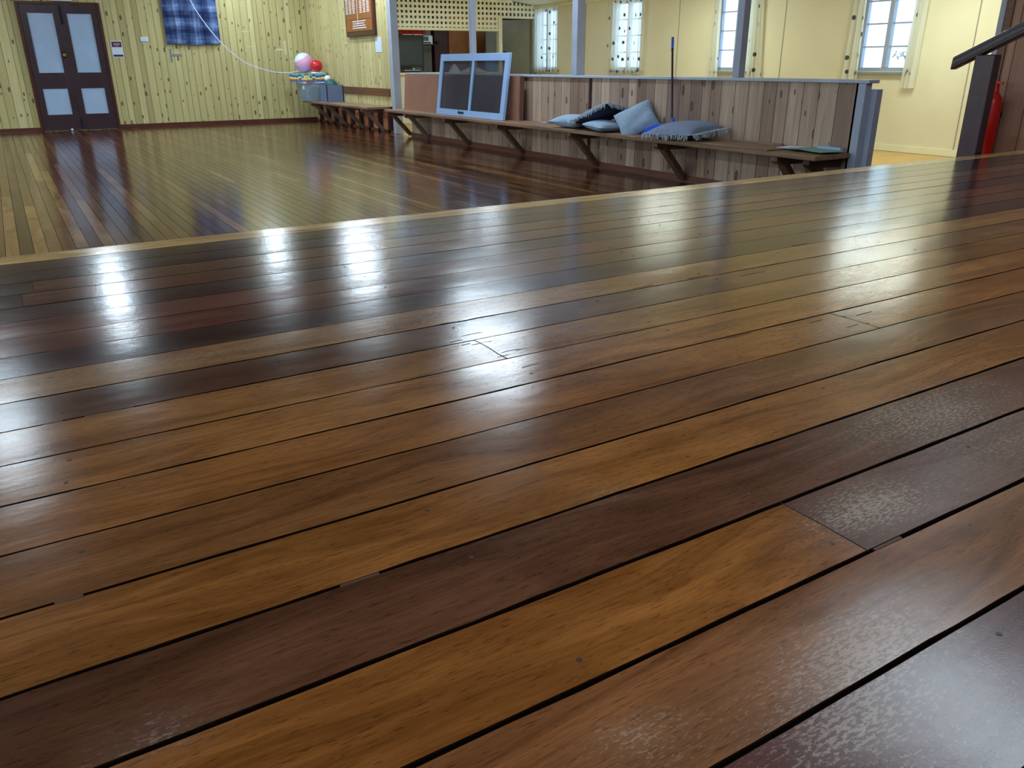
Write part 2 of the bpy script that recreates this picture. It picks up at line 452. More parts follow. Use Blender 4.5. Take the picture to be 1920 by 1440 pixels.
def game_mat():
    t = NT('checked_print'); g = t.node('ShaderNodeNewGeometry').outputs['Position']; xs = t.coords()
    u = t.math('ADD', xs[0], t.math('MULTIPLY', xs[1], 0.8))
    v = t.node('ShaderNodeTexVoronoi', {'Scale': 1.0, 'Randomness': 0.2}, voronoi_dimensions='2D', feature='F1')
    t.put(v.inputs['Vector'], t.vec(t.math('MULTIPLY', u, 14.0), t.math('MULTIPLY', xs[2], 13.0), 0.0))
    s = t.node('ShaderNodeSeparateColor', {0: v.outputs['Color']})
    base = t.ramp(t.math('ADD', t.math('MULTIPLY', t.math('SUBTRACT', xs[2], 0.747), 6.6), t.math('MULTIPLY', t.math('SUBTRACT', s.outputs[0], .5), 0.4)), [(0.0, lin(20, 120, 190)), (0.2, lin(200, 60, 60)), (0.34, lin(226, 214, 96)), (0.62, lin(40, 70, 130)), (0.8, lin(90, 190, 210))], 'CONSTANT')
    line = t.math('GREATER_THAN', v.outputs['Distance'], 0.55)
    t.set(base=t.mix(line, base, lin(210, 224, 235)), rough=0.5); MATS['checked_print'] = t.m


mesh_fly(); plaid(); curtain_mat('sheer_curtain', 0.5); curtain_mat('drawn_curtain', 0.02); game_mat()

# ------------------------------------------------------------------ stage floor: every plank is laid in one mesh


def planks(name, planks_list, mat, along, z, th, step, cham=0.0012, jitter=0.0006, crown=0.0004, wear=None, nw=4, label=None):
    """planks_list: (a0, a1, w0, w1, tone rgb, tilt). along=0: length on X; along=1: length on Y."""
    verts, faces, tone, seed, wr = [], [], [], [], []
    for pi, (a0, a1, w0, w1, rgb, lift) in enumerate(planks_list):
        n = max(1, int((a1 - a0) / step)); sd = R.random(); c = lin(*rgb); base = len(verts); cols = nw + 3
        off1, off2 = R.random() * 50, R.random() * 50
        for i in range(n + 1):
            a = a0 + (a1 - a0) * i / n
            j0 = jitter * noise.noise(Vector((a * 13, off1, 0))) * 2; j1 = jitter * noise.noise(Vector((a * 9, off2, 5))) * 2
            u0, u1 = w0 + j0, w1 + j1
            row = [(u0, -th), (u0, -cham * 1.4)] + [(u0 + cham + (u1 - u0 - 2 * cham) * k / nw, None) for k in range(nw + 1)] + [(u1, -cham * 1.4), (u1, -th)]
            cols = len(row)
            for (w, dz) in row:
                if dz is None:
                    s = (w - u0) / (u1 - u0) * 2 - 1
                    dz = crown * (1 - s * s) - crown + lift * s * 0.5 + 0.00035 * noise.noise(Vector((a * 2.2 + off2, w * 9, off1)))
                    dz += lift * 0.25
                p = (a, w, z + dz) if along == 0 else (w, a, z + dz)
                verts.append(p); tone.append(c); seed.append(sd)
                wr.append(0.0 if wear is None else wear(p[0], p[1]))
        for i in range(n):
            for k in range(cols - 1):
                q4 = (base + i * cols + k, base + i * cols + k + 1, base + (i + 1) * cols + k + 1, base + (i + 1) * cols + k)
                faces.append(q4 if along == 1 else q4[::-1])
        faces.append(tuple(base + k for k in range(cols)) if along == 0 else tuple(base + k for k in range(cols))[::-1])
        e = base + n * cols
        faces.append(tuple(e + k for k in range(cols))[::-1] if along == 0 else tuple(e + k for k in range(cols)))
    me = bpy.data.meshes.new(name); me.from_pydata(verts, [], faces); me.validate()
    bm = bmesh.new(); bm.from_mesh(me); bmesh.ops.recalc_face_normals(bm, faces=bm.faces); bm.to_mesh(me); bm.free()
    a = me.attributes.new('tone', 'FLOAT_COLOR', 'POINT'); a.data.foreach_set('color', [x for c in tone for x in c])
    a = me.attributes.new('seed', 'FLOAT', 'POINT'); a.data.foreach_set('value', seed)
    a = me.attributes.new('wear', 'FLOAT', 'POINT'); a.data.foreach_set('value', wr)
    for p in me.polygons: p.use_smooth = True
    me.set_sharp_from_angle(angle=math.radians(25))
    me.materials.append(MATS[mat]); me.materials.append(MATS['seam_dirt'])
    for p in me.polygons:
        if abs(p.normal.z) < 0.9: p.material_index = 1
    o = bpy.data.objects.new(name, me); C.objects.link(o); return o


WEAR = [(1.30, .72, .26, .10, .8), (.92, .57, .13, .055, 1.0), (.68, .40, .18, .06, .8), (1.4, .55, .35, .08, .45), (.64, .80, .05, .02, .7), (.39, .42, .05, .03, .8), (.01, .66, .05, .03, .7),
        (.55, .33, .10, .03, .6), (1.66, 1.13, .20, .04, .5), (.85, 1.43, .05, .04, .5), (1.1, 1.0, .2, .05, .35), (.15, 1.72, .3, .07, .5), (.75, 1.74, .5, .07, .4), (1.9, .95, .3, .06, .3), (.62, .27, .2, .09, .45)]


def wear_at(x, y):
    s = 0.0
    for (cx, cy, sx, sy, a) in WEAR: s += a * math.exp(-((x - cx) / sx) ** 2 - ((y - cy) / sy) ** 2)
    return min(s, 1.0)


Y0 = 0.359; PITCH = 0.1434
# one entry per board, working out from the camera: (gap to the next board in mm, [(end x, colour), ...])
BLUE_UP = 8
T_OR, T_BR, T_DK, T_RD, T_LT, T_GY = (128, 78, 30), (108, 66, 32), (60, 34, 26), (86, 42, 26), (146, 96, 46), (98, 72, 54)
ROWS = [
    (4, [(9, T_BR)]), (4, [(9, T_RD)]), (4, [(9, T_BR)]),
    (5, [(9, (76, 40, 32))]),                                  # up to seam 0
    (5, [(9, (112, 68, 32))]),
    (5, [(0.835, (132, 80, 30)), (9, (92, 62, 46))]),
    (3.6, [(9, (86, 52, 28))]),
    (2.6, [(9, (132, 82, 32))]),
    (1.4, [(9, (116, 72, 32))]),
    (2.4, [(9, (132, 82, 34))]),
    (1.2, [(9, (142, 92, 42))]),
    (2.2, [(0.812, (134, 88, 42)), (9, (136, 94, 46))]),
    (2.2, [(1.66, (92, 60, 38)), (9, (118, 80, 44))]),
    (1.8, [(9, (138, 96, 50))]),
    (1.8, [(9, (58, 32, 26))]),
    (1.6, [(1.3, (94, 48, 30)), (9, (86, 52, 36))]),
    (1.6, [(9, (98, 56, 40))]),
    (1.6, [(9, (60, 34, 30))]),
    (1.4, [(-.05, (66, 38, 34)), (9, (92, 50, 34))]),
    (1.4, [(-.02, (48, 28, 28)), (2.5, (96, 56, 36)), (9, (110, 72, 46))]),
    (1.4, [(9, (58, 32, 28))]),
    (1.4, [(9, (74, 44, 34))]),
]
pl = []
for k, (g, segs) in enumerate(ROWS):
    y0 = Y0 + (k - 4) * PITCH; y1 = y0 + PITCH; x = -1.6
    gp = ROWS[k - 1][0] if k else 3
    for xe, col in segs:
        xe = min(xe, 7.28)
        pl.append((x, xe - (0.0006 if xe < 7 else 0), y0 + gp / 2000.0, y1 - g / 2000.0, (col[0] * .97, col[1] + 1, col[2] + BLUE_UP), R.uniform(-1, 1) * 0.0006)); x = xe
pl.append((-1.6, 7.28, Y0 + 18 * PITCH + .0007, EDGE, (200, 164, 108), 0.0))
o = planks('floor_stage', pl, 'stage_wood', 0, ZS, 0.022, 0.045, wear=wear_at, jitter=0.0009, crown=0.0003)
tag(o, kind='structure')
# worn split edges and filled gaps across the seams
o = MB().box(-1.6, 7.28, -0.5, EDGE - 0.02, 0.0, ZS - 0.026)
tag(o.build('trim_1', paint('stage_underfloor', (14, 10, 9), 0.9)), kind='structure')
# filled places in the seams and cracks beside the butt joints
fm = MB()
for (x0, x1, k) in ((.235, .285, 3), (-.06, -.03, 4), (-.045, -.015, 8), (.845, .90, 1), (-.28, -.2, 8), (.02, .10, 8)):
    y = Y0 + k * PITCH; fm.box(x0, x1, y - .0024, y + .0024, ZS - .004, ZS - .0003)
tag(fm.build('trim_2', paint('seam_filler', (66, 40, 24), 0.6)), kind='structure')
cm = MB()


def crack(pts, w):
    for a, b in zip(pts, pts[1:]):
        cm.bar((a[0], a[1], ZS + .0001), (b[0], b[1], ZS + .0001), w, .0004)


crack([(.812, 1.504), (.8145, 1.45), (.811, 1.40), (.8125, 1.365)], .0022)
for (x, y, l) in ((.79, 1.478, .05), (.77, 1.488, .022), (.83, 1.475, .03), (.82, 1.40, .045), (.855, 1.395, .03), (.80, 1.545, .055), (.76, 1.52, .03), (.80, 1.38, .03), (.86, 1.452, .03), (.81, 1.30, .04)):
    crack([(x, y), (x + l * .5, y + .002), (x + l, y + .001)], R.choice((.0014, .0022)))
crack([(.835, .646), (.837, .57), (.835, .504)], .0012)
crack([(1.66, 1.217), (1.662, 1.15), (1.66, 1.078)], .0012)
for (x, y, l) in ((1.55, 1.19, .05), (1.70, 1.17, .06), (1.60, 1.12, .04), (1.3, 1.21, .08), (1.6, 1.66, .08), (1.75, 1.60, .1), (1.9, 1.65, .06), (1.4, 1.66, .07), (.42, .97, .03), (1.2, 1.22, .05), (2.2, 1.8, .08), (2.5, 1.79, .12)):
    crack([(x, y), (x + l, y + .0015)], .0016)
crack([(.80, 1.654), (.86, 1.648), (.90, 1.652), (.95, 1.650)], .0026)
tag(cm.build('trim_3', paint('crack_dark', (26, 18, 14), 0.9)), kind='structure')
nm = MB()   # nail heads along the joist lines
for k in range(-1, 19):
    for xj in (-.02 - .0, .40, .815, 1.235, 1.66, 2.08, 2.5, 2.92):
        for d in (.035, -.035):
            x = xj + R.uniform(-.008, .008); y = Y0 + (k + .5) * PITCH + d + R.uniform(-.006, .006)
            if R.random() < .6: continue
            nm.lathe((x, y, ZS - .0012), [(.0034, 0), (.0034, .00155)], 8)
tag(nm.build('trim_4', paint('nail_filler', (52, 40, 36), 0.5)), kind='structure')
# stage front
b = box(-1.6, 7.28, EDGE - .045, EDGE - .022, 0.002, ZS - .023)
tag(b.build('wall_stage_front', 'rail_brown'), kind='structure')

# ------------------------------------------------------------------ hall floor
hp = []; W = 0.0756; x = -4.0
LIGHT = [(.21, .285, 10.1, 5.6), (.74, .815, 10.0, 6.34), (2.60, 2.655, 10.6, 9.4), (2.77, 2.83, 8.2, 5.7), (1.77, 1.83, 9.2, 8.1), (2.50, 2.57, 7.6, 5.2),
         (-.17, -.10, 8.3, 4.6), (.0, .07, 7.6, 5.2), (3.1, 3.16, 8.9, 7.7), (2.3, 2.36, 8.7, 7.8), (.36, .43, 7.7, 3.4), (3.5, 3.56, 10.4, 6.6), (.13, .20, 12.4, 9.3), (1.2, 1.26, 7.0, 4.8), (3.95, 4.0, 9.2, 7.6), (4.25, 4.3, 8.0, 5.6)]
HT = [(92, 54, 32), (82, 44, 28), (104, 66, 38), (72, 38, 26), (96, 58, 36), (88, 50, 34), (112, 76, 46)]
while x < PX:
    x1 = min(x + W, PX); y = EDGE - 0.3; xm = x + W / 2
    lights = [l for l in LIGHT if l[0] - .005 <= xm <= l[1] + .005]
    spans = []
    if lights:
        l = lights[0]; spans = [(EDGE - .3, l[3], None), (l[3], l[2], (142, 104, 66)), (l[2], DY, None)]
    else: spans = [(EDGE - .3, DY, None)]
    for a, b_, c in spans:
        if c: hp.append((a + .0006, b_, x + .0006, x1 - .0006, c, 0)); continue
        y = a
        while y < b_ - .01:
            ln = R.uniform(1.2, 4.2); e = min(y + ln, b_)
            if b_ - e < .4: e = b_
            col = R.choice(HT); t = R.uniform(.88, 1.1)
            if xm > 3.0: t *= .92
            if xm < .6 and R.random() < .45: col = (106, 74, 46)
            hp.append((y + .0006, e, x + .0007, x1 - .0007, tuple(v * t for v in col), R.uniform(-1, 1) * .0003)); y = e
    x = x1
o = planks('floor', hp, 'hall_wood', 1, 0.0, 0.012, 0.5, jitter=0.0002, crown=0.0001, nw=1, cham=0.0006)
tag(o, kind='structure')
tag(box(-4.2, 7.35, EDGE - .3, DY + .1, -.06, -.0125).build('floor_base', 'stage_underfloor'), kind='structure')
tag(box(PX, WX + .2, 3.0, KY + .2, -.06, -.004).build('floor_annex', 'annex_lino'), kind='structure')
tag(box(PX + .02, WX + .2, KY + .2, 18.0, -.06, -.004).build('floor_kitchen', 'kitchen_dark'), kind='structure')

# ------------------------------------------------------------------ walls and ceilings
tag(box(-4.2, PX + .1, DY, DY + .12, 0, CZ).build('wall_far', 'pine_far'), kind='structure')
tag(box(PX, PX + .08, 12.62, DY, 0.405, CZ).build('wall_right', 'pine_side'), kind='structure')
# left wall with tall windows (outside the picture, lets the day in)
tag(box(-4.2, 7.42, -1.3, -1.2, 0, 3.4).build('wall_stage_rear', 'stage_side_boards'), kind='structure')
lw = MB(); ys = [(2.2, 3.6), (5.0, 6.4), (8.0, 9.4), (11.0, 12.4), (14.0, 15.2)]; y = -1.0
for a, b_ in ys:
    lw.box(-4.2, -4.08, y, a, 0, CZ); lw.box(-4.2, -4.08, a, b_, 0, .9); lw.box(-4.2, -4.08, a, b_, 2.5, CZ); y = b_
lw.box(-4.2, -4.08, y, DY + .1, 0, CZ)
tag(lw.build('wall_left', 'yellow_paint'), kind='structure')
tag(box(-4.2, PX + .06, -1.3, DY + .1, CZ, CZ + .1).build('ceiling', 'hall_ceiling'), kind='structure')
# stage side wall of dark boards
w = struct('wall_stage_side', (7.3, 3.0, 0))
box(7.3, 7.42, -1.2, 4.10, 0, 3.6).build('boards', 'stage_side_boards', w)
box(7.285, 7.43, 4.04, 4.10, 0, 3.6).build('brown_corner', 'rail_brown', w)
box(7.28, 7.44, 4.10, 4.145, 0, 3.6).build('painted_corner', 'lilac_paint', w)
tag(box(PX + .06, 9.6, -1.3, 3.0, 3.1, 3.2).build('ceiling_stage', 'ceiling_paint'), kind='structure')

# annex window wall with four openings
WIN = [14.22, 11.72, 9.2, 6.70]; HW = .37; Z0, Z1 = .93, 2.02
aw = MB(); y = 3.0
for c in sorted(WIN):
    aw.box(WX, WX + .12, y, c - HW, 0, 2.6); aw.box(WX, WX + .12, c - HW, c + HW, 0, Z0); aw.box(WX, WX + .12, c - HW, c + HW, Z1, 2.6); y = c + HW
aw.box(WX, WX + .12, y, KY + .15, 0, 2.6)
tag(aw.build('wall_annex', 'yellow_paint'), kind='structure')
for i, yy in enumerate((8.32, 10.45, 12.95, 5.6)):
    tag(box(WX - .004, WX, yy - .006, yy + .006, .06, 2.09).build('trim_%d' % (5 + i), 'grey_door'), kind='structure')
tag(box(WX - .018, WX, 3.0, KY, 0, .075).build('baseboard_annex', 'yellow_trim'), kind='structure')
# sloping annex ceiling
m = MB().prism([(PX - .02, 2.60), (WX + .12, 2.085), (WX + .12, 2.16), (PX - .02, 2.68)], 1, 2.9, KY + .0)
tag(m.build('ceiling_annex', 'annex_ceiling_paint'), kind='structure')
tag(MB().prism([(WX - .035, 2.05), (WX, 2.045), (WX, 2.10), (WX - .035, 2.10)], 1, 3.0, KY).build('trim_9', 'yellow_trim'), kind='structure')
tag(box(PX - .06, PX + .06, 3.0, 12.6, 2.52, CZ).build('trim_10', 'lilac_paint'), kind='structure')

wrand = random.Random(3)
for i, c in enumerate(WIN):
    w = struct('window_%d' % (i + 1), (WX, c, Z0))
    fr = MB()
    fr.box(WX + .01, WX + .07, c - HW, c - HW + .04, Z0, Z1).box(WX + .01, WX + .07, c + HW - .04, c + HW, Z0, Z1)
    fr.box(WX + .01, WX + .07, c - HW + .04, c + HW - .04, Z0, Z0 + .045).box(WX + .01, WX + .07, c - HW + .04, c + HW - .04, Z1 - .04, Z1)
    fr.build('window_frame', 'lilac_paint', w, bevel=.003)
    box(WX + .005, WX + .075, c - .03, c + .03, Z0 + .045, Z1 - .04).build('mullion', 'lilac_paint', w, bevel=.003)
    gb = MB()
    for z in (1.214, 1.476, 1.734): gb.box(WX + .02, WX + .05, c - HW + .04, c - .03, z - .009, z + .009).box(WX + .02, WX + .05, c + .03, c + HW - .04, z - .009, z + .009)
    gb.build('glazing_bars', 'lilac_paint', w)
    box(WX - .05, WX + .01, c - HW - .06, c + HW + .06, Z0 - .04, Z0 - .008).build('window_sill', 'frame_grey', w, bevel=.003)
    box(WX + .03, WX + .034, c - HW + .04, c - .03, Z0 + .045, Z1 - .04).build('pane', 'frosted_glass' if i > 1 else 'window_glass', w)
    box(WX + .03, WX + .034, c + .03, c + HW - .04, Z0 + .045, Z1 - .04).build('pane', 'window_glass', w)
    rod = MB().tube([(WX - .05, c - HW - .12, 2.03), (WX - .05, c + HW + .12, 2.03)], .008)
    rod.build('curtain_rod', 'yellow_trim', w)


def curtain(y0, y1, z0, label, mat, folds, amp=.018, y0b=None, y1b=None):
    y0b = y0 if y0b is None else y0b; y1b = y1 if y1b is None else y1b; ph = R.random() * 6
    def f(u, v):
        yy = (y0b + (y1b - y0b) * u) * (1 - v) + (y0 + (y1 - y0) * u) * v
        a = amp * (math.sin(u * folds * 2 * PI + ph) + .35 * math.sin(u * folds * 4.7 * PI + 1 + v))
        pinch = .75 + .25 * math.cos(v * 3.0)
        return Vector((WX - .055 + a * pinch, yy, z0 + (2.035 - z0) * v))
    c = MB().sheet(f, int(folds * 12), 14, 0.002).build('curtain', mat, smooth=True)
    tag(c, label, 'curtain', 'sheer spotted curtains on the annex windows')


curtain(13.78, 14.12, .87, 'spotted sheer curtain panel, right one on the window farthest away by the kitchen door', 'sheer_curtain', 4)
curtain(14.18, 14.62, .87, 'spotted sheer curtain panel beside the kitchen door corner, left one on the farthest window', 'sheer_curtain', 4)
curtain(11.22, 11.66, .86, 'closed spotted sheer curtain panel, right half of the curtained window between two posts', 'sheer_curtain', 4)
curtain(11.74, 12.24, .86, 'closed spotted sheer curtain panel, left half of the curtained window between two posts', 'sheer_curtain', 4)
curtain(8.70, 8.94, .80, 'spotted curtain bunched open right of the window that a grey post crosses', 'drawn_curtain', 3.5, .022, 8.62, 8.92)
curtain(9.50, 9.68, .80, 'narrow spotted curtain drawn open left of the window that a grey post crosses', 'drawn_curtain', 2.5, .02, 9.46, 9.72)
curtain(7.03, 7.22, .80, 'cream curtain drawn open on the left of the clear window nearest the stage', 'drawn_curtain', 2.5, .022, 7.00, 7.27)
curtain(6.20, 6.34, .745, 'long cream spotted curtain hanging below the sill, right of the window nearest the stage', 'drawn_curtain', 2.5, .022, 6.22, 6.37)
# twig outside the nearest window
tw = MB()
for i in range(26):
    y = 6.62 - i * .012; z = 1.13 + .03 * math.sin(i * 1.7) - i * .0015
    tw.bar((WX + .10, y, z), (WX + .10 + R.uniform(-.04, .06), y + R.uniform(-.07, .07), z + R.uniform(-.05, .06)), .012, .006)
tag(tw.build('dead_twigs', 'leaf_dark'), 'dark dead twigs outside the lower right pane of the window nearest the stage', 'twigs')

# ------------------------------------------------------------------ far door
d = struct('door_1', (1.16, DY - .03, 0))
fr = MB().box(.53, .575, DY - .05, DY - .001, 0, 2.0).box(1.735, 1.78, DY - .05, DY - .001, 0, 2.0).box(.53, 1.78, DY - .05, DY - .001, 1.995, 2.035)
fr.build('door_frame', 'board_frame', d, bevel=.004)
for (a, b_, nm_) in ((.578, 1.1585, 'left'), (1.1605, 1.732, 'right')):
    yf = DY - .04; lf = MB(); st = .102
    zs = [.02, .27, .69, .94, 1.86, 1.985]
    lf.box(a, a + st, yf, DY - .005, zs[0], zs[5]).box(b_ - st, b_, yf, DY - .005, zs[0], zs[5])
    lf.box(a + st, b_ - st, yf, DY - .005, zs[0], zs[1]).box(a + st, b_ - st, yf, DY - .005, zs[2], zs[3]).box(a + st, b_ - st, yf, DY - .005, zs[4], zs[5])
    leaf = lf.build('door_leaf', 'door_brown', d, bevel=.004)
    box(a + st, b_ - st, yf + .016, DY - .006, zs[1], zs[2]).build('lower_panel', 'door_panel', leaf)
    box(a + st, b_ - st, yf + .016, DY - .006, zs[3], zs[4]).build('upper_panel', 'door_panel', leaf)
    box(a + .01, b_ - .01, yf - .012, yf, .02, .045).build('weather_strip', 'plum_gloss', leaf)
    if nm_ == 'left':
        MB().tube([(b_ - .05, yf - .0, 1.22), (b_ - .05, yf - .035, 1.22), (b_ - .05, yf - .05, 1.22)], [.012, .012, .028], 14).build('door_knob', 'brass', leaf, smooth=True)
        box(b_ - .075, b_ - .025, yf - .006, yf, 1.17, 1.27).build('lock_plate', 'black_metal', leaf)
    else:
        MB().tube([(a + .012, yf - .012, .03), (a + .012, yf - .012, .20)], .008).build('floor_bolt', 'black_metal', leaf)
        box(a + .0, a + .03, yf - .02, yf, 1.70, 1.97).build('top_bolt', 'black_metal', leaf)
MB().ball((1.0, DY - .08, .02), .02).build('door_stop', 'white_plastic', d, smooth=True)
tag(box(-4.08, .53, DY - .02, DY, 0, .07).build('baseboard_far', 'skirting_brown'), kind='structure')
tag(box(1.78, PX, DY - .02, DY, 0, .07).build('baseboard_far_right', 'skirting_brown'), kind='structure')

# exit sign above the door
s = thing('exit_sign', (1.23, DY - .06, 2.045), 'white exit sign fixed on the wall above the double doors', 'sign')
box(1.06, 1.38, DY - .07, DY, 2.045, 2.25).build('sign_case', 'white_plastic', s, bevel=.004)


def text(txt, size, loc, mat, parent, rot=(PI / 2, 0, 0), extrude=.001):
    cu = bpy.data.curves.new('t', 'FONT'); cu.body = txt; cu.size = size; cu.align_x = 'CENTER'; cu.align_y = 'CENTER'; cu.extrude = extrude
    ob = bpy.data.objects.new('t', cu); C.objects.link(ob)
    me = bpy.data.meshes.new_from_object(ob.evaluated_get(bpy.context.evaluated_depsgraph_get()))
    bpy.data.objects.remove(ob); bpy.data.curves.remove(cu)
    me.transform(Matrix.Translation(Vector(loc) - wloc(parent)) @ Matrix(((1, 0, 0), (0, 1, 0), (0, 0, 1))).to_4x4() @ __import__('mathutils').Euler(rot).to_matrix().to_4x4())
    me.materials.append(MATS[mat]); o = bpy.data.objects.new('lettering', me); C.objects.link(o); o.parent = parent; return o


text('EXIT', .15, (1.22, DY - .072, 2.145), 'sign_green', s)

# notice beside the door: purple header with blurred lines of print
p = thing('notice_poster', (1.95, DY, 1.18), 'small white notice with purple header and blue foot on the pine wall beside the doors', 'poster')
box(1.86, 2.04, DY - .004, DY, 1.18, 1.445).build('paper', 'paper_white', p)
box(1.872, 2.028, DY - .006, DY - .004, 1.345, 1.433).build('header_band', 'poster_purple', p)
box(1.872, 2.028, DY - .006, DY - .004, 1.192, 1.225).build('foot_band', 'poster_navy', p)
pr = MB()
for i in range(7): pr.box(1.905 + i * .014, 1.915 + i * .014, DY - .0075, DY - .006, 1.388, 1.402)
for i in range(5): pr.box(1.915 + i * .014, 1.925 + i * .014, DY - .0075, DY - .006, 1.362, 1.368)
pr.build('print', 'ink_white', p)
p = thing('light_switch', (2.41, DY, 1.44), 'small white rectangular switch plate on the pine wall right of the notice', 'switch')
box(2.35, 2.475, DY - .012, DY, 1.44, 1.515).build('plate', 'white_plastic', p, bevel=.003)
box(2.40, 2.42, DY - .018, DY - .012, 1.465, 1.49).build('rocker', 'white_plastic', p)
tag(MB().box(2.80, 2.832, DY - .006, DY, 1.10, 1.32).box(2.832, 3.0, DY - .006, DY, 1.20, 1.235).build('wall_bracket', 'grey_mark'), 'grey cross-shaped patch on the pine wall under the plaid curtain', 'patch')
# pale tape strips left on both pine walls
i = 0
for (x0, x1, z0, z1, lb) in ((4.12, 4.26, 1.62, 1.63, 'thin upper tape mark right of the plaid curtain'), (4.18, 4.31, 1.36, 1.37, 'thin lower tape mark right of the plaid curtain'), (4.72, 4.86, 1.30, 1.33, 'short flat tape mark above the hanging cord near the corner'), (4.88, 4.92, 1.22, 1.47, 'upright tape mark above the pink ball')):
    tag(box(x0, x1, DY - .002, DY, z0, z1).build('tape_strip', 'tape'), 'pale ' + lb + ', far wall', 'tape', 'pale tape strips on the pine walls')
for (y0, y1, z, lb) in ((14.40, 14.62, 1.62, 'upper'), (14.40, 14.60, 1.38, 'lower')):
    tag(box(PX - .002, PX, y0, y1, z, z + .02).build('tape_strip', 'tape'), 'pale %s tape mark left of the honour board on the side pine wall' % lb, 'tape', 'pale tape strips on the pine walls')

# plaid curtain over the far window
def pf(u, v):
    x = 2.775 + (3.705 - 2.775) * u; z = 1.395 + (2.5 - 1.395) * v
    return Vector((x, DY - .05 + .014 * math.sin(u * 21) + .018 * math.exp(-((u - .5) / .06) ** 2) + .006 * math.sin(u * 47 + v * 3), z + .008 * math.sin(u * 9) * (1 - v)))
pc = thing('plaid_curtain', (3.24, DY - .05, 1.39), 'blue and white plaid curtain hanging on the far pine wall', 'curtain')
MB().sheet(pf, 60, 16, .003).build('cloth', 'plaid_cloth', pc, smooth=True)
MB().tube([(2.70, DY - .05, 2.51), (3.78, DY - .05, 2.51)], .01).build('curtain_rod', 'white_plastic', pc)
# hanging white cord from above the curtain to the box
pts = [(3.20, 16.30, 2.30), (3.28, 16.28, 2.02), (3.45, 16.25, 1.72), (3.66, 16.2, 1.42), (3.87, 16.2, 1.22), (4.08, 16.2, 1.06), (4.35, 16.2, .97), (4.62, 16.2, .905), (4.86, 16.18, .90), (5.0, 16.05, .93), (5.2, 15.8, .95)]
sp = []
for a, b_ in zip(pts, pts[1:]):
    for t in range(4): sp.append(Vector(a).lerp(Vector(b_), t / 4))
sp.append(Vector(pts[-1]))
for _ in range(3): sp = [sp[0]] + [(sp[i - 1] + sp[i] * 2 + sp[i + 1]) / 4 for i in range(1, len(sp) - 1)] + [sp[-1]]
tag(MB().tube(sp, .008, 6).build('cord', 'white_plastic', smooth=True), 'white cord sagging from the plaid curtain down to the toys in the corner', 'cord')

# ------------------------------------------------------------------ right pine wall, honour board, bench recess
hb = thing('honour_board', (PX - .03, 13.7, 1.48), 'brown wooden honour board with columns of white names on the side pine wall', 'board')
box(PX - .045, PX, 13.05, 14.33, 1.48, 2.75).build('frame', 'board_frame', hb, bevel=.012)
box(PX - .052, PX - .045, 13.12, 14.26, 1.56, 2.70).build('face', 'board_maple', hb)
for c in range(7):
    nm = MB(); yc = 14.20 - c * .158
    z = 1.83 if c != 3 else 1.66
    while z < 2.66:
        w = R.uniform(.085, .118) if c != 3 else .03
        nm.box(PX - .055, PX - .052, yc - w / 2, yc + w / 2, z, z + .012); z += .0235
    nm.build('name_column', 'ink_white', hb)
fo = MB()
for j, (w0, w1) in enumerate(((.28, .30), (.26, .20), (.27, .29), (.28, .30))):
    y = 13.70 + w0
    while y > 13.70 - w1:
        l = R.uniform(.02, .06); fo.box(PX - .055, PX - .052, y - l, y, 1.70 - j * .034, 1.716 - j * .034); y -= l + .012
fo.build('inscription', 'ink_white', hb)
box(PX - .054, PX - .052, 13.12, 14.26, 1.735, 1.738).build('ruled_line', 'board_frame', hb)
p = thing('wall_notice', (PX, 13.03, 1.22), 'blank white sheet on the side pine wall below the honour board', 'sheet')
box(PX - .004, PX, 12.90, 13.16, 1.225, 1.45).build('paper', 'white_plastic', p)
tag(MB().box(PX - .02, PX, 12.66, 14.75, .56, .68).build('timber_rail', 'rail_brown', bevel=.004), 'brown timber backrest rail fixed on the side pine wall above the short bench', 'rail')
# open lower wall below the bench: brown boards and studs
w = struct('wall_right_lower', (PX, 14.5, 0))
box(PX + .06, PX + .09, 12.62, DY, 0, .405).build('back_boards', 'orange_brown_boards', w)
for i in range(9):
    y = 12.75 + i * .43
    box(PX - .0, PX + .058, y, y + .09, 0, .40).build('stud', 'stud_dark', w)
box(PX - .0, PX + .05, 12.62, DY, 0, .03).build('bottom_plate', 'skirting_side', w)


def bench(y0, y1, brackets, label, cat, extra=None):
    t = thing('wall_bench', (5.2, (y0 + y1) / 2, 0), label, cat, 'timber wall benches')
    MB().box(4.985, PX - .03, y0, y1, .375, .41).build('seat', 'bench_timber', t, bevel=.005)
    for (y, mt) in brackets:
        a = MB().prism([(5.0, .372), (5.0, .34), (5.03, .315), (5.36, .305), (5.36, .372)], 1, y - .03, y + .03)
        br = a.build('bracket', mt, t, bevel=.003)
        MB().bar((5.10, y, .325), (5.375, y, .03), .05, .075, (0, 1, 0)).build('brace', mt, br, bevel=.003)
    return t


bench(12.64, 15.9, [(12.95, 'bracket_grey'), (13.9, 'bracket_grey'), (14.75, 'bracket_grey'), (15.5, 'bracket_grey')], 'short timber bench against the pine side wall, carrying the toy tub', 'bench')
bn = bench(3.97, 11.95, [(11.88, 'bracket_timber'), (11.25, 'bracket_grey'), (9.98, 'bracket_timber'), (8.60, 'bracket_timber'), (7.10, 'bracket_timber'), (5.74, 'bracket_timber'), (4.36, 'bracket_timber'), (4.06, 'stud_dark')], 'long timber bench with angled brackets along the half-height partition', 'bench')
box(4.98, PX - .03, 4.42, 6.0, .41, .422).build('upper_plank', 'bench_timber', bn, bevel=.003)

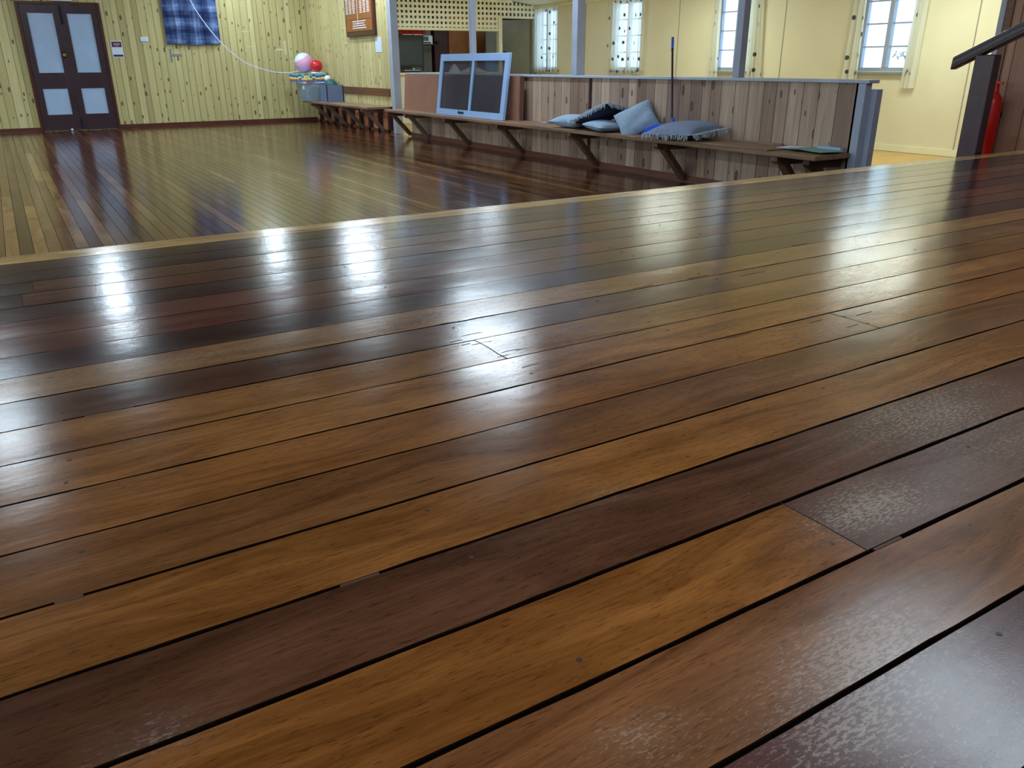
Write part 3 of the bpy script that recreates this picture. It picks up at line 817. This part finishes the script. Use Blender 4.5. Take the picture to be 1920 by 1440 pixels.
# ------------------------------------------------------------------ partition and posts
p = thing('half_height_partition', (PX + .03, 7.9, 0), 'long half-height partition clad in brown knotty boards behind the long bench', 'partition')
box(PX - .012, PX + .012, 7.31, 11.86, .06, .90).build('board_cladding', 'cladding', p)
box(PX - .016, PX + .012, 3.99, 7.245, .06, .90).build('board_cladding', 'cladding', p)
box(PX + .05, PX + .07, 4.0, 11.86, .0, .90).build('rear_lining', 'yellow_paint', p)
box(PX + .012, PX + .05, 4.0, 11.86, .0, .90).build('core', 'stud_dark', p)
box(PX - .035, PX + .085, 3.90, 11.88, .90, .925).build('cap', 'cap_paint', p, bevel=.004)
box(PX - .034, PX - .013, 3.99, 11.86, 0, .062).build('skirting', 'skirting_side', p)
box(PX - .03, PX + .04, 3.925, 3.99, 0, .90).build('end_trim', 'lilac_paint', p, bevel=.004)
box(PX - .016, PX + .02, 3.99, 4.015, 0, .90).build('edge_bead', 'cap_paint', p)
box(PX + .04, PX + .11, 3.88, 3.96, 0, .86).build('end_post', 'lilac_paint', p, bevel=.004)


def post(x, y, a, z0, label, z1=2.56):
    t = thing('support_post', (x, y, z0), label, 'post', 'grey painted posts along the partition line')
    box(x - a / 2, x + a / 2, y - a / 2, y + a / 2, z0, z1).build('shaft', 'lilac_paint', t, bevel=.004)
    box(x - a / 2 - .002, x + a / 2 + .002, y - a / 2 - .002, y + a / 2 + .002, z1 - .5, z1 - .46).build('splice_band', 'frame_grey', t)
    return t


post(PX + .03, 12.49, .12, 0, 'grey full-height post standing on the floor at the end of the pine side wall')
post(PX + .03, 9.93, .07, .926, 'grey post on the partition rising behind the leaning window screen')
post(PX + .03, 7.58, .10, .926, 'grey post on the partition between the two curtained windows')
post(PX + .03, 5.23, .072, .926, 'grey post on the partition crossing in front of the open window')

# ------------------------------------------------------------------ kitchen wall, counter, lattice, kitchen things
w = struct('wall_kitchen', (7.5, KY, 0))
box(PX + .1, 8.60, KY - .05, KY + .05, 0, .86).build('counter_front', 'yellow_paint', w)
box(8.58, 8.66, KY - .05, KY + .05, 0, 1.87).build('door_jamb', 'yellow_trim', w, bevel=.004)
box(9.36, WX, KY - .05, KY + .05, 0, 1.87).build('wall_end', 'grey_door', w)
tag(box(PX + .1, 8.58, KY - .10, KY + .45, .86, .895).build('counter_top', 'yellow_trim', bevel=.004), 'pale yellow kitchen servery counter top below the lattice', 'counter')
t = thing('lattice_screen', (7.5, KY, 1.64), 'cream square lattice panel filling the wall above the kitchen servery', 'lattice')
lt = MB(); pit = .0885
zz = 1.715
zc = lambda x: 2.085 + (WX - x) * .1275
for k in range(12):
    z = 1.712 + k * pit
    if z > 2.55: break
    x1_ = WX if z > 1.9 else 8.60
    xe = min(x1_, WX - (z - 2.085) / .1275) if z > 2.09 else x1_
    lt.box(PX + .12, max(xe, PX + .2), KY - .03, KY - .018, z - .0225, z + .0225)
lt.build('horizontal_slats', 'lattice_paint', t)
lv = MB(); k = 0
x = PX + .14
while x < WX - .02:
    lv.box(x - .0225, x + .0225, KY - .018, KY - .006, 1.66 if x < 8.6 else 1.87, zc(x) - .002); x += pit
lv.build('vertical_slats', 'lattice_paint', t)
box(PX + .1, 8.60, KY - .045, KY + .02, 1.625, 1.672).build('lower_rail', 'yellow_trim', t, bevel=.003)
box(8.58, WX - .002, KY - .045, KY + .02, 1.86, 1.90).build('door_head', 'yellow_trim', t, bevel=.003)
# kitchen room
w = struct('wall_kitchen_rear', (7.5, 17.5, 0))
box(PX + .02, WX + .2, 17.5, 17.6, 0, 2.7).build('rear', 'kitchen_dark', w)
box(WX + .12, WX + .2, KY, 17.5, 0, 2.7).build('right', 'kitchen_dark', w)
box(PX + .08, PX + .10, KY, 17.5, 0, 2.7).build('left', 'kitchen_dark', w)
tag(box(PX + .02, WX + .2, KY + .02, 17.6, 2.65, 2.7).build('ceiling_kitchen', 'kitchen_dark'), kind='structure')
t = thing('television', (6.75, 15.05, .895), 'large black flat television standing on the servery counter', 'television')
box(6.05, 7.16, 15.02, 15.07, .99, 1.60).build('case', 'black_plastic', t, bevel=.006)
box(6.09, 7.12, 15.012, 15.02, 1.03, 1.565).build('screen', 'dark_teal', t)
box(6.45, 6.8, 14.9, 15.08, .895, .91).build('stand', 'black_plastic', t)
box(6.58, 6.68, 15.03, 15.06, .91, .99).build('stand_neck', 'black_plastic', t)
t = thing('media_box', (6.75, 14.86, .895), 'slim black and silver media box on the counter in front of the television', 'electronics')
box(6.50, 6.95, 14.78, 14.94, .895, .945).build('case', 'black_plastic', t, bevel=.004)
box(6.62, 6.94, 14.772, 14.78, .93, .942).build('silver_edge', 'chrome', t)
MB().ball((6.84, 14.84, .958), .02).build('knob', 'white_plastic', t, smooth=True)
tag(MB().tube([(7.25, 15.3, 1.60), (7.26, 15.3, 1.3), (7.24, 15.28, 1.1), (7.26, 15.3, .92)], .012, 6).build('power_cable', 'black_plastic'), 'black cable hanging right of the television', 'cable')
tag(box(7.19, 7.23, 15.26, 15.30, 1.42, 1.49).build('power_plug', 'white_plastic', bevel=.004), 'white plug hanging on the cable right of the television', 'plug')
tag(box(6.0, 7.6, 15.6, 15.63, .895, 1.9).build('partition_board', 'kitchen_dark'), 'dark grey panel behind the television', 'panel')
t = thing('wall_shelf', (7.5, 15.4, 1.40), 'small dark shelf right of the television carrying the radio', 'shelf')
box(7.25, 7.72, 15.25, 15.55, 1.385, 1.40).build('board', 'stud_dark', t)
t = thing('radio', (7.38, 15.35, 1.401), 'small silver radio on the dark kitchen shelf', 'radio')
box(7.27, 7.50, 15.32, 15.45, 1.401, 1.56).build('case', 'chrome', t, bevel=.006)
box(7.29, 7.41, 15.315, 15.32, 1.46, 1.54).build('display', 'grey_card', t)
box(7.30, 7.46, 15.315, 15.32, 1.415, 1.44).build('buttons', 'black_plastic', t)
tag(MB().lathe((7.62, 15.38, 1.401), [(.02, 0), (.035, .01), (.045, .05), (.03, .07)], 16).build('metal_bowl', 'maroon', smooth=True), 'small dark bowl beside the radio on the shelf', 'bowl')
t = thing('hanging_cloth', (6.9, 14.75, 1.56), 'red cloth folded under the lattice above the television', 'cloth')
def rf(u, v): return Vector((6.46 + .62 * u, 14.78 + .015 * math.sin(u * 30), 1.555 + .09 * v + .006 * math.sin(u * 8)))
MB().sheet(rf, 30, 4, .01).build('cloth', 'red_cloth', t, smooth=True)
box(6.62, 7.03, 14.76, 14.80, 1.548, 1.557).build('white_strip', 'white_plastic', t)
tag(box(7.72, 8.02, 15.7, 16.1, 0, 2.0).build('cupboard', 'maroon', bevel=.004), 'dark maroon cupboard beside the orange doors in the kitchen', 'cupboard')
t = thing('pantry_cupboard', (8.5, 15.9, 0), 'orange plywood cupboard with two doors at the back of the kitchen', 'cupboard')
box(8.02, 9.2, 15.72, 16.2, 0, 2.0).build('carcass', 'maroon', t)
box(8.05, 8.62, 15.70, 15.72, .05, 1.95).build('door', 'orange_ply', t, bevel=.003)
box(8.64, 9.18, 15.70, 15.72, .05, 1.95).build('door', 'orange_ply', t, bevel=.003)
t = thing('wall_phone', (8.62, KY - .06, 1.24), 'small cream box with wire on the kitchen door jamb', 'phone')
box(8.56, 8.64, KY - .09, KY - .05, 1.23, 1.40).build('case', 'yellow_trim', t, bevel=.006)
MB().tube([(8.62, KY - .055, 1.40), (8.64, KY - .055, 1.5), (8.60, KY - .055, 1.6)], .004, 6).build('wire', 'white_plastic', t)
d = struct('door_2', (9.0, KY + .1, 0))
box(8.67, 9.34, KY + .62, KY + .66, 0, 1.86).build('side_lining', 'kitchen_dark', d)
rot = Matrix.Translation((9.34, KY + .04, 0)) @ Matrix.Rotation(math.radians(-62), 4, 'Z')
MB().box(-.66, 0, 0, .035, .01, 1.85, rot).build('door_leaf', 'grey_door', d, bevel=.003)
MB().box(-.60, -.53, -.03, 0, 1.24, 1.27, rot).build('door_handle', 'black_metal', d)
# cloth, bucket and tap on the counter
def dress(c, rad, h, seed):
    def f(u, v):
        a = u * 2 * PI; r = rad * (1 - v) ** .8 * (1 + .14 * math.sin(a * 3 + seed) + .07 * math.sin(a * 7)); return Vector((c[0] + r * math.cos(a), c[1] + r * math.sin(a) * .6, c[2] + h * v))
    return f
tag(MB().sheet(dress((7.62, KY + .02, .896), .12, .15, 1), 40, 10).build('folded_cloth', 'white_cloth', smooth=True), 'white cloth standing in a peak on the counter left of the window screen', 'cloth')
tag(MB().sheet(dress((8.0, KY + .0, .896), .28, .10, 3), 40, 10).build('crumpled_cloth', 'white_cloth', smooth=True), 'crumpled white cloth on the counter seen through the left pane of the screen', 'cloth')
t = thing('bucket', (8.44, KY + .05, .895), 'light blue bucket on the counter seen through the right pane of the screen', 'bucket')
MB().lathe((8.44, KY + .05, .896), [(.10, 0), (.115, .10), (.13, .2), (.135, .21)], 24).build('body', 'pale_blue_plastic', t, smooth=True)
tp = MB().tube([(8.15, KY + .32, .896), (8.15, KY + .32, 1.0), (8.15, KY + .26, 1.06), (8.15, KY + .18, 1.03)], .01, 8)
tag(tp.build('tap', 'chrome', smooth=True), 'chrome kitchen tap behind the servery counter', 'tap')

# ------------------------------------------------------------------ leaning screen and panels on the long bench
t = thing('hardboard_sheet', (5.25, 11.0, .41), 'brown hardboard sheet standing on the bench left of the window screen', 'panel')
lean = lambda x, z: x + (z - .41) * .12
def slab(y0, y1, z0, z1, xa, xb, th, name, mat, parent, bevel=0.0):
    return MB().prism([(xa, z0), (xa + th, z0), (xb + th, z1), (xb, z1)], 1, y0, y1).build(name, mat, parent, bevel=bevel)
slab(9.62, 11.76, .411, .912, 5.235, 5.275, .016, 'sheet', 'hardboard', t)
t = thing('hardboard_box', (5.3, 8.9, .41), 'brown hardboard panel with a deep edge standing right of the window screen', 'panel')
slab(8.52, 9.60, .411, .908, 5.27, 5.285, .05, 'panel', 'hardboard', t)
slab(8.50, 8.52, .411, .908, 5.268, 5.283, .055, 'edge', 'hardboard_edge', t)
# the aluminium window with fly mesh
t = thing('window_screen', (5.15, 9.5, .41), 'pale blue-white framed sliding window with grey mesh leaning on the bench', 'window screen')
SX = lambda z: 5.105 + (z - .41) * (.105 / .755)
def sbar(y0, y1, z0, z1, th, name, mat, dx=0.0, parent=t):
    return MB().prism([(SX(z0) + dx, z0), (SX(z0) + dx + th, z0), (SX(z1) + dx + th, z1), (SX(z1) + dx, z1)], 1, y0, y1).build(name, mat, parent, bevel=.002)
Y_A, Y_B, ZA, ZB = 10.41, 8.62, .412, 1.165
sbar(Y_B, Y_A, ZA, ZA + .075, .035, 'bottom_rail', 'alloy_white')
sbar(Y_B, Y_A, ZB - .085, ZB, .035, 'top_rail', 'alloy_white')
sbar(Y_A - .075, Y_A, ZA + .075, ZB - .085, .035, 'left_stile', 'alloy_white')
sbar(Y_B, Y_B + .09, ZA + .075, ZB - .085, .035, 'right_stile', 'alloy_white')
sbar(9.47, 9.515, ZA + .075, ZB - .085, .03, 'centre_bar', 'alloy_white')
sbar(9.515, Y_A - .075, ZA + .075, ZB - .085, .002, 'mesh_panel', 'fly_mesh', .016)
sbar(Y_B + .09, 9.47, ZA + .075, ZB - .085, .002, 'mesh_panel', 'fly_mesh', .016)
sbar(9.62, 9.77, ZA + .03, ZA + .058, .006, 'latch', 'black_plastic', -.007)
sbar(9.75, 9.757, ZA + .04, ZA + .12, .004, 'latch_lever', 'black_plastic', -.012)

# ------------------------------------------------------------------ cushions, broom, papers
def cushion_fn(wd, dp, h, M, sag=0.0, pinch=.12):
    def f(u, v, s):
        a, b_ = u * 2 - 1, v * 2 - 1
        k = max(0.0, (1 - abs(a) ** 2.6)) ** .5 * max(0.0, (1 - abs(b_) ** 2.6)) ** .5
        ex = a * wd / 2 * (1 - pinch * (1 - a * a) * 0 - pinch * (1 - b_ ** 2) * .0 - pinch * .5 * (1 - abs(b_)) * abs(a) ** 3)
        ey = b_ * dp / 2 * (1 - pinch * .5 * (1 - abs(a)) * abs(b_) ** 3)
        z = s * h / 2 * k * (1 + .07 * math.sin(a * 5 + b_ * 3))
        return M @ Vector((ex, ey, z - sag * a * a))
    return f


def cushion(name, M, wd, dp, h, label, mat, cat='cushion', under=None, fringe=None, group='blue cushions on the long bench', sag=0.0):
    loc = M.translation; t = thing(name, (loc.x, loc.y, loc.z - .02), label, cat, group); f = cushion_fn(wd, dp, h, M, sag)
    n = 26
    if under is None:
        m = MB()
        for s in (1, -1):
            g = [[m.bm.verts.new(f(i / n, j / n, s)) for i in range(n + 1)] for j in range(n + 1)]
            for j in range(n):
                for i in range(n): m.bm.faces.new((g[j][i], g[j][i + 1], g[j + 1][i + 1], g[j + 1][i]))
        bmesh.ops.remove_doubles(m.bm, verts=m.bm.verts, dist=1e-5)
        m.build('cover', mat, t, smooth=True)
    else:
        for s, mm, nme in ((1, mat, 'top_cover'), (-1, under, 'underside')):
            m = MB(); g = [[m.bm.verts.new(f(i / n, j / n, s)) for i in range(n + 1)] for j in range(n + 1)]
            for j in range(n):
                for i in range(n): m.bm.faces.new((g[j][i], g[j][i + 1], g[j + 1][i + 1], g[j + 1][i]))
            m.build(nme, mm, t, smooth=True)
    if fringe:
        m = MB(); rr = random.Random(5)
        for side in fringe:
            cnt = 70
            for k in range(cnt):
                u = (k + rr.random() * .8) / cnt
                if side == 0: p0, dr = f(u, 0, 1), M.to_3x3() @ Vector((0, -1, 0))
                elif side == 1: p0, dr = f(u, 1, 1), M.to_3x3() @ Vector((0, 1, 0))
                elif side == 2: p0, dr = f(0, u, 1), M.to_3x3() @ Vector((-1, 0, 0))
                else: p0, dr = f(1, u, 1), M.to_3x3() @ Vector((1, 0, 0))
                L = rr.uniform(.04, .08); e = Vector((rr.uniform(-.3, .3), rr.uniform(-.4, .4), rr.uniform(-.2, .2)))
                p1 = p0 + (dr + e).normalized() * L * .5; p2 = p1 + (dr * .25 + e * .6 + Vector((0, 0, -1.0))).normalized() * L * .6
                if p2.z < .414 and p2.x > 4.98: p2.z = .414
                m.tube([p0, p1, p2], .0026, 4)
        tag(m.build('fringe', 'fringe_thread', t), kind='stuff')
    return t


def frame(loc, yaw, pitch, roll): return Matrix.Translation(loc) @ Matrix.Rotation(math.radians(yaw), 4, 'Z') @ Matrix.Rotation(math.radians(pitch), 4, 'Y') @ Matrix.Rotation(math.radians(roll), 4, 'X')


def lean_frame(loc, yaw, pitch, spin): return Matrix.Translation(loc) @ Matrix.Rotation(math.radians(yaw), 4, 'Z') @ Matrix.Rotation(math.radians(pitch), 4, 'Y') @ Matrix.Rotation(math.radians(spin), 4, 'Z')


cushion('cushion', frame((5.17, 7.25, .475), 12, 0, 0), .34, .40, .13, 'flat pale blue cushion lying leftmost on the bench', 'pale_blue_cloth')
cushion('cushion', frame((5.20, 6.84, .555), 8, 10, -22), .32, .50, .13, 'fringed grey-blue and navy cushion slumped behind the pale blue ones', 'blue_grey_cloth', under='navy_cloth', fringe=(0, 2))
cushion('cushion', frame((5.12, 6.66, .465), -8, 0, 2), .30, .40, .10, 'small pale blue cushion lying flat under the large tilted one', 'pale_blue_cloth')
cushion('cushion', lean_frame((5.21, 6.27, .535), 32, -52, 32), .33, .37, .13, 'large pale blue cushion tilted against the partition beside the blue broom', 'pale_blue_cloth')
cushion('fringed_cushion', frame((5.12, 5.50, .487), 4, -5, -2), .44, .56, .15, 'wide grey-blue cushion with a white tasselled fringe at the right of the pile', 'blue_grey_cloth', under='navy_cloth', fringe=(0, 1, 2))
t = thing('broom', (5.3, 5.85, .41), 'bright blue broom with a black pole standing head down on the bench', 'broom')
MB().tube([(5.30, 5.87, .545), (5.385, 6.02, 1.17)], .0095, 10).build('pole', 'black_metal', t)
MB().tube([(5.385, 6.02, 1.15), (5.398, 6.04, 1.262)], .0125, 10).build('grip', 'blue_plastic', t)
MB().tube([(5.30, 5.86, .51), (5.305, 5.864, .57)], [.02, .013], 10).build('socket', 'blue_plastic', t)
MB().prism([(5.78, .52), (5.93, .52), (6.06, .48), (6.13, .412), (5.76, .412)], 0, 5.16, 5.34).build('head', 'blue_plastic', t, bevel=.008)
# papers, laths and little box
def sheetbox(x, y, w, l, z, ang, name, mat, label, cat, th=.002, group=None):
    Mx = Matrix.Translation((x, y, z)) @ Matrix.Rotation(math.radians(ang), 4, 'Z')
    o = MB().box(-w / 2, w / 2, -l / 2, l / 2, 0, th, Mx).build(name, mat); return tag(o, label, cat, group)
sheetbox(5.28, 4.38, .2, .26, .4222, 12, 'paper_sheet', 'paper_white', 'pale paper lying under the green papers at the right end of the bench', 'paper', .003, 'papers on the bench end')
sheetbox(5.24, 4.16, .22, .36, .4254, -14, 'paper_sheet', 'paper_green', 'green printed paper on the right end of the bench', 'paper', .004, 'papers on the bench end')
sheetbox(5.20, 4.22, .10, .28, .4296, 32, 'paper_sheet', 'paper_green', 'narrow green paper on top of the other papers', 'paper', .002, 'papers on the bench end')
tag(MB().box(5.33, 5.37, 4.03, 4.24, .4225, .445).build('chalk_box', 'alloy_white', bevel=.003), 'small pale blue box behind the green papers on the bench', 'box')
sheetbox(5.27, 5.0, .03, .85, .4222, 9, 'timber_lath', 'bench_timber', 'thin timber lath lying on the bench right of the fringed cushion', 'lath', .012)
t = thing('small_tin', (5.33, 8.0, .41), 'small grey-blue tin lying on the bench left of the cushions', 'tin')
MB().tube([(5.33, 7.86, .428), (5.33, 7.96, .428)], .017, 12).build('body', 'frame_grey', t)
box(5.30, 5.36, 7.98, 8.10, .411, .418).build('lid', 'alloy_white', t)

# ------------------------------------------------------------------ toys in the corner
t = thing('storage_tub', (5.12, 15.62, .41), 'clear plastic tub of toys standing on the end of the short bench', 'tub')
def tubring(z, k, m):
    cx, cy = 5.10, 15.68; a, b_ = .20 * k, .27 * k
    return [m.bm.verts.new((cx + sx * a * (1 - c), cy + sy * b_ * (1 - d), z)) for sx, sy, c, d in ((-1, -1, 0, .12), (-1, -1, .16, 0), (1, -1, .16, 0), (1, -1, 0, .12), (1, 1, 0, .12), (1, 1, .16, 0), (-1, 1, .16, 0), (-1, 1, 0, .12))]
m = MB(); rs = [tubring(.412, .84, m), tubring(.50, .90, m), tubring(.73, 1.0, m), tubring(.73, .975, m), tubring(.50, .87, m), tubring(.42, .8, m)]
for a, b_ in zip(rs, rs[1:]):
    for k in range(8): m.bm.faces.new((a[k], a[(k + 1) % 8], b_[(k + 1) % 8], b_[k]))
m.bm.faces.new(rs[0]); m.bm.faces.new(rs[-1]); m.build('body', 'tub_plastic', t)
m = MB(); rs = [tubring(z, k, m) for z, k in ((.725, 1.0), (.725, 1.06), (.745, 1.06), (.745, 1.0))]
for a, b_ in zip(rs, rs[1:] + rs[:1]):
    for k in range(8): m.bm.faces.new((a[k], a[(k + 1) % 8], b_[(k + 1) % 8], b_[k]))
m.build('rim', 'white_plastic', t)
box(4.875, 4.885, 15.42, 15.5, .62, .68).build('sticker', 'paper_white', t)
tag(MB().ball((5.12, 15.56, .55), .115).build('ball', 'green_rubber', smooth=True), 'dark green ball inside the clear tub', 'ball')
tag(MB().ball((5.08, 15.80, .50), .07, sq=.8).build('toy', 'pink_rubber', smooth=True), 'small pink toy at the bottom of the clear tub', 'toy')
tag(MB().ball((5.02, 15.66, .49), .055, sq=1.1).build('toy', 'pale_blue_plastic', smooth=True), 'light blue toy at the bottom of the clear tub', 'toy')
rot = Matrix.Translation((5.06, 15.72, .747)) @ Matrix.Rotation(math.radians(10), 4, 'Z')
t = thing('game_box', (5.06, 15.72, .747), 'colourful checked game box lying across the top of the clear tub', 'box')
MB().box(-.20, .20, -.34, .34, 0, .12, rot).build('box_body', 'checked_print', t, bevel=.003)
MB().box(-.203, .203, -.343, .343, .12, .137, rot).build('lid', 'checked_print', t, bevel=.003)
t = thing('ball', (5.03, 15.86, .9), 'large pink ball with a white patch sitting on the game box', 'ball')
MB().ball((5.06, 15.86, 1.075), .175, 32).build('body', 'pink_rubber', t, smooth=True)
Mq = Matrix.Rotation(math.radians(-28), 3, 'Y')
MB().lathe((5.06, 15.86, 1.075), [(.178 * math.sin(a), .178 * math.cos(a)) for a in (1.0, .85, .7, .5, .3, .1, 0.0)], 28, Mq).build('white_patch', 'white_plastic', t, smooth=True)
tag(MB().ball((5.20, 15.58, 1.02), .115, 28, sq=.95).build('ball', 'red_rubber', smooth=True), 'shiny red ball right of the pink ball', 'ball')
tag(MB().sheet(dress((5.20, 15.58, .898), .14, .035, 2), 40, 6).build('white_toy', 'white_cloth', smooth=True), 'white crumpled toy under the red ball on the game box', 'toy')
tag(MB().ball((5.30, 15.30, .80), .06).build('ball', 'white_cloth', smooth=True), 'small white ball at the right of the game box', 'ball')
t = thing('grey_bin', (5.2, 15.0, .41), 'blue-grey square carton standing open on the short bench', 'box')
m = MB(); yb0, yb1, xb0, xb1 = 14.80, 15.20, 5.09, 5.40
m.box(xb0, xb1, yb0, yb1, .412, .42).box(xb0, xb0 + .012, yb0, yb1, .42, .70).box(xb1 - .012, xb1, yb0, yb1, .42, .70).box(xb0, xb1, yb0, yb0 + .012, .42, .70).box(xb0, xb1, yb1 - .012, yb1, .42, .70)
m.build('carton', 'grey_card', t)
tag(MB().ball((5.25, 15.0, .68), .12).build('ball', 'green_rubber', smooth=True), 'dark green ball sitting in the grey carton', 'ball')

# ------------------------------------------------------------------ stair newel, handrail, extinguisher at the right
t = thing('stair_rail', (5.55, 3.2, 0), 'dark plum newel post and sloping handrail at the stage steps', 'stair rail')
m = MB().box(5.52, 5.60, 3.115, 3.245, 0, 1.085)
m.build('newel', 'plum_gloss', t, bevel=.006)
RX = 5.56
m = MB().prism([(3.408, .990), (3.402, 1.072), (2.50, 1.512), (2.50, 1.427)], 0, RX - .035, RX + .035)
m.build('handrail', 'plum_gloss', t, bevel=.01)
for dz in (-.012, .022):
    MB().bar((RX - .037, 3.39, 1.035 + dz), (RX - .037, 2.50, 1.467 + dz), .006, .008).build('groove', 'black_plastic', t)
t = thing('fire_extinguisher', (7.2, 4.0, 0), 'red fire extinguisher hung on the board wall behind the newel post', 'extinguisher')
ex, ey = 7.20, 4.00
MB().lathe((ex, ey, .20), [(.062, 0), (.072, .015), (.072, .50), (.06, .56), (.03, .60), (.025, .63)], 28).build('cylinder', 'red_gloss', t, smooth=True)
box(ex - .078, ex - .066, ey - .02, ey + .05, .35, .45).build('instruction_label', 'paper_white', t)
MB().lathe((ex, ey, .83), [(.024, 0), (.024, .05)], 14).bar((ex - .03, ey + .05, .90), (ex - .03, ey - .07, .87), .02, .015).build('valve', 'red_gloss', t)
box(ex + .03, 7.298, ey - .04, ey + .04, .60, .64).build('bracket', 'black_metal', t)

# ------------------------------------------------------------------ ceiling lights, with the added fill lamps
for i, (x, y, sx, sy, wt) in enumerate(LIGHTS):
    zt = CZ if x < PX else 2.60 - (x + .2 - PX) * .1275
    lbs = ['above the partition bench, second from the stage', 'towards the kitchen', 'closest to the far pine wall', 'in front of the double doors', 'nearest the left windows', 'over the stage boards', 'added to brighten the annex between the windows', 'added to brighten the annex by the window nearest the stage', 'added as unseen fill over the back of the stage', 'in front of the kitchen lattice',
           'added as unseen fill in the left row nearest the stage', 'added as unseen fill in the middle of the left row', 'added as unseen fill in the left row nearest the double doors']
    t = thing('ceiling_or_fill_light', (x, y, zt), 'white fluorescent ceiling light ' + lbs[i], 'light', 'fluorescent lights on the hall ceiling')
    box(x - sx / 2 - .02, x + sx / 2 + .02, y - sy / 2 - .02, y + sy / 2 + .02, zt - .07, zt - .001).build('housing', 'white_plastic', t, bevel=.004)
    box(x - .03, x + .03, y - sy / 2 + .05, y + sy / 2 - .05, zt - .078, zt - .071).build('tube', 'tube_glow', t)
    la = bpy.data.lights.new('lamp', 'AREA'); la.shape = 'RECTANGLE'; la.size = sx; la.size_y = sy; la.energy = wt; la.color = ANNEX_LAMP_COL if x > 8 else LAMP_COL
    lo = bpy.data.objects.new('lamp', la); C.objects.link(lo); lo.parent = t; lo.location = (0, 0, -.085)
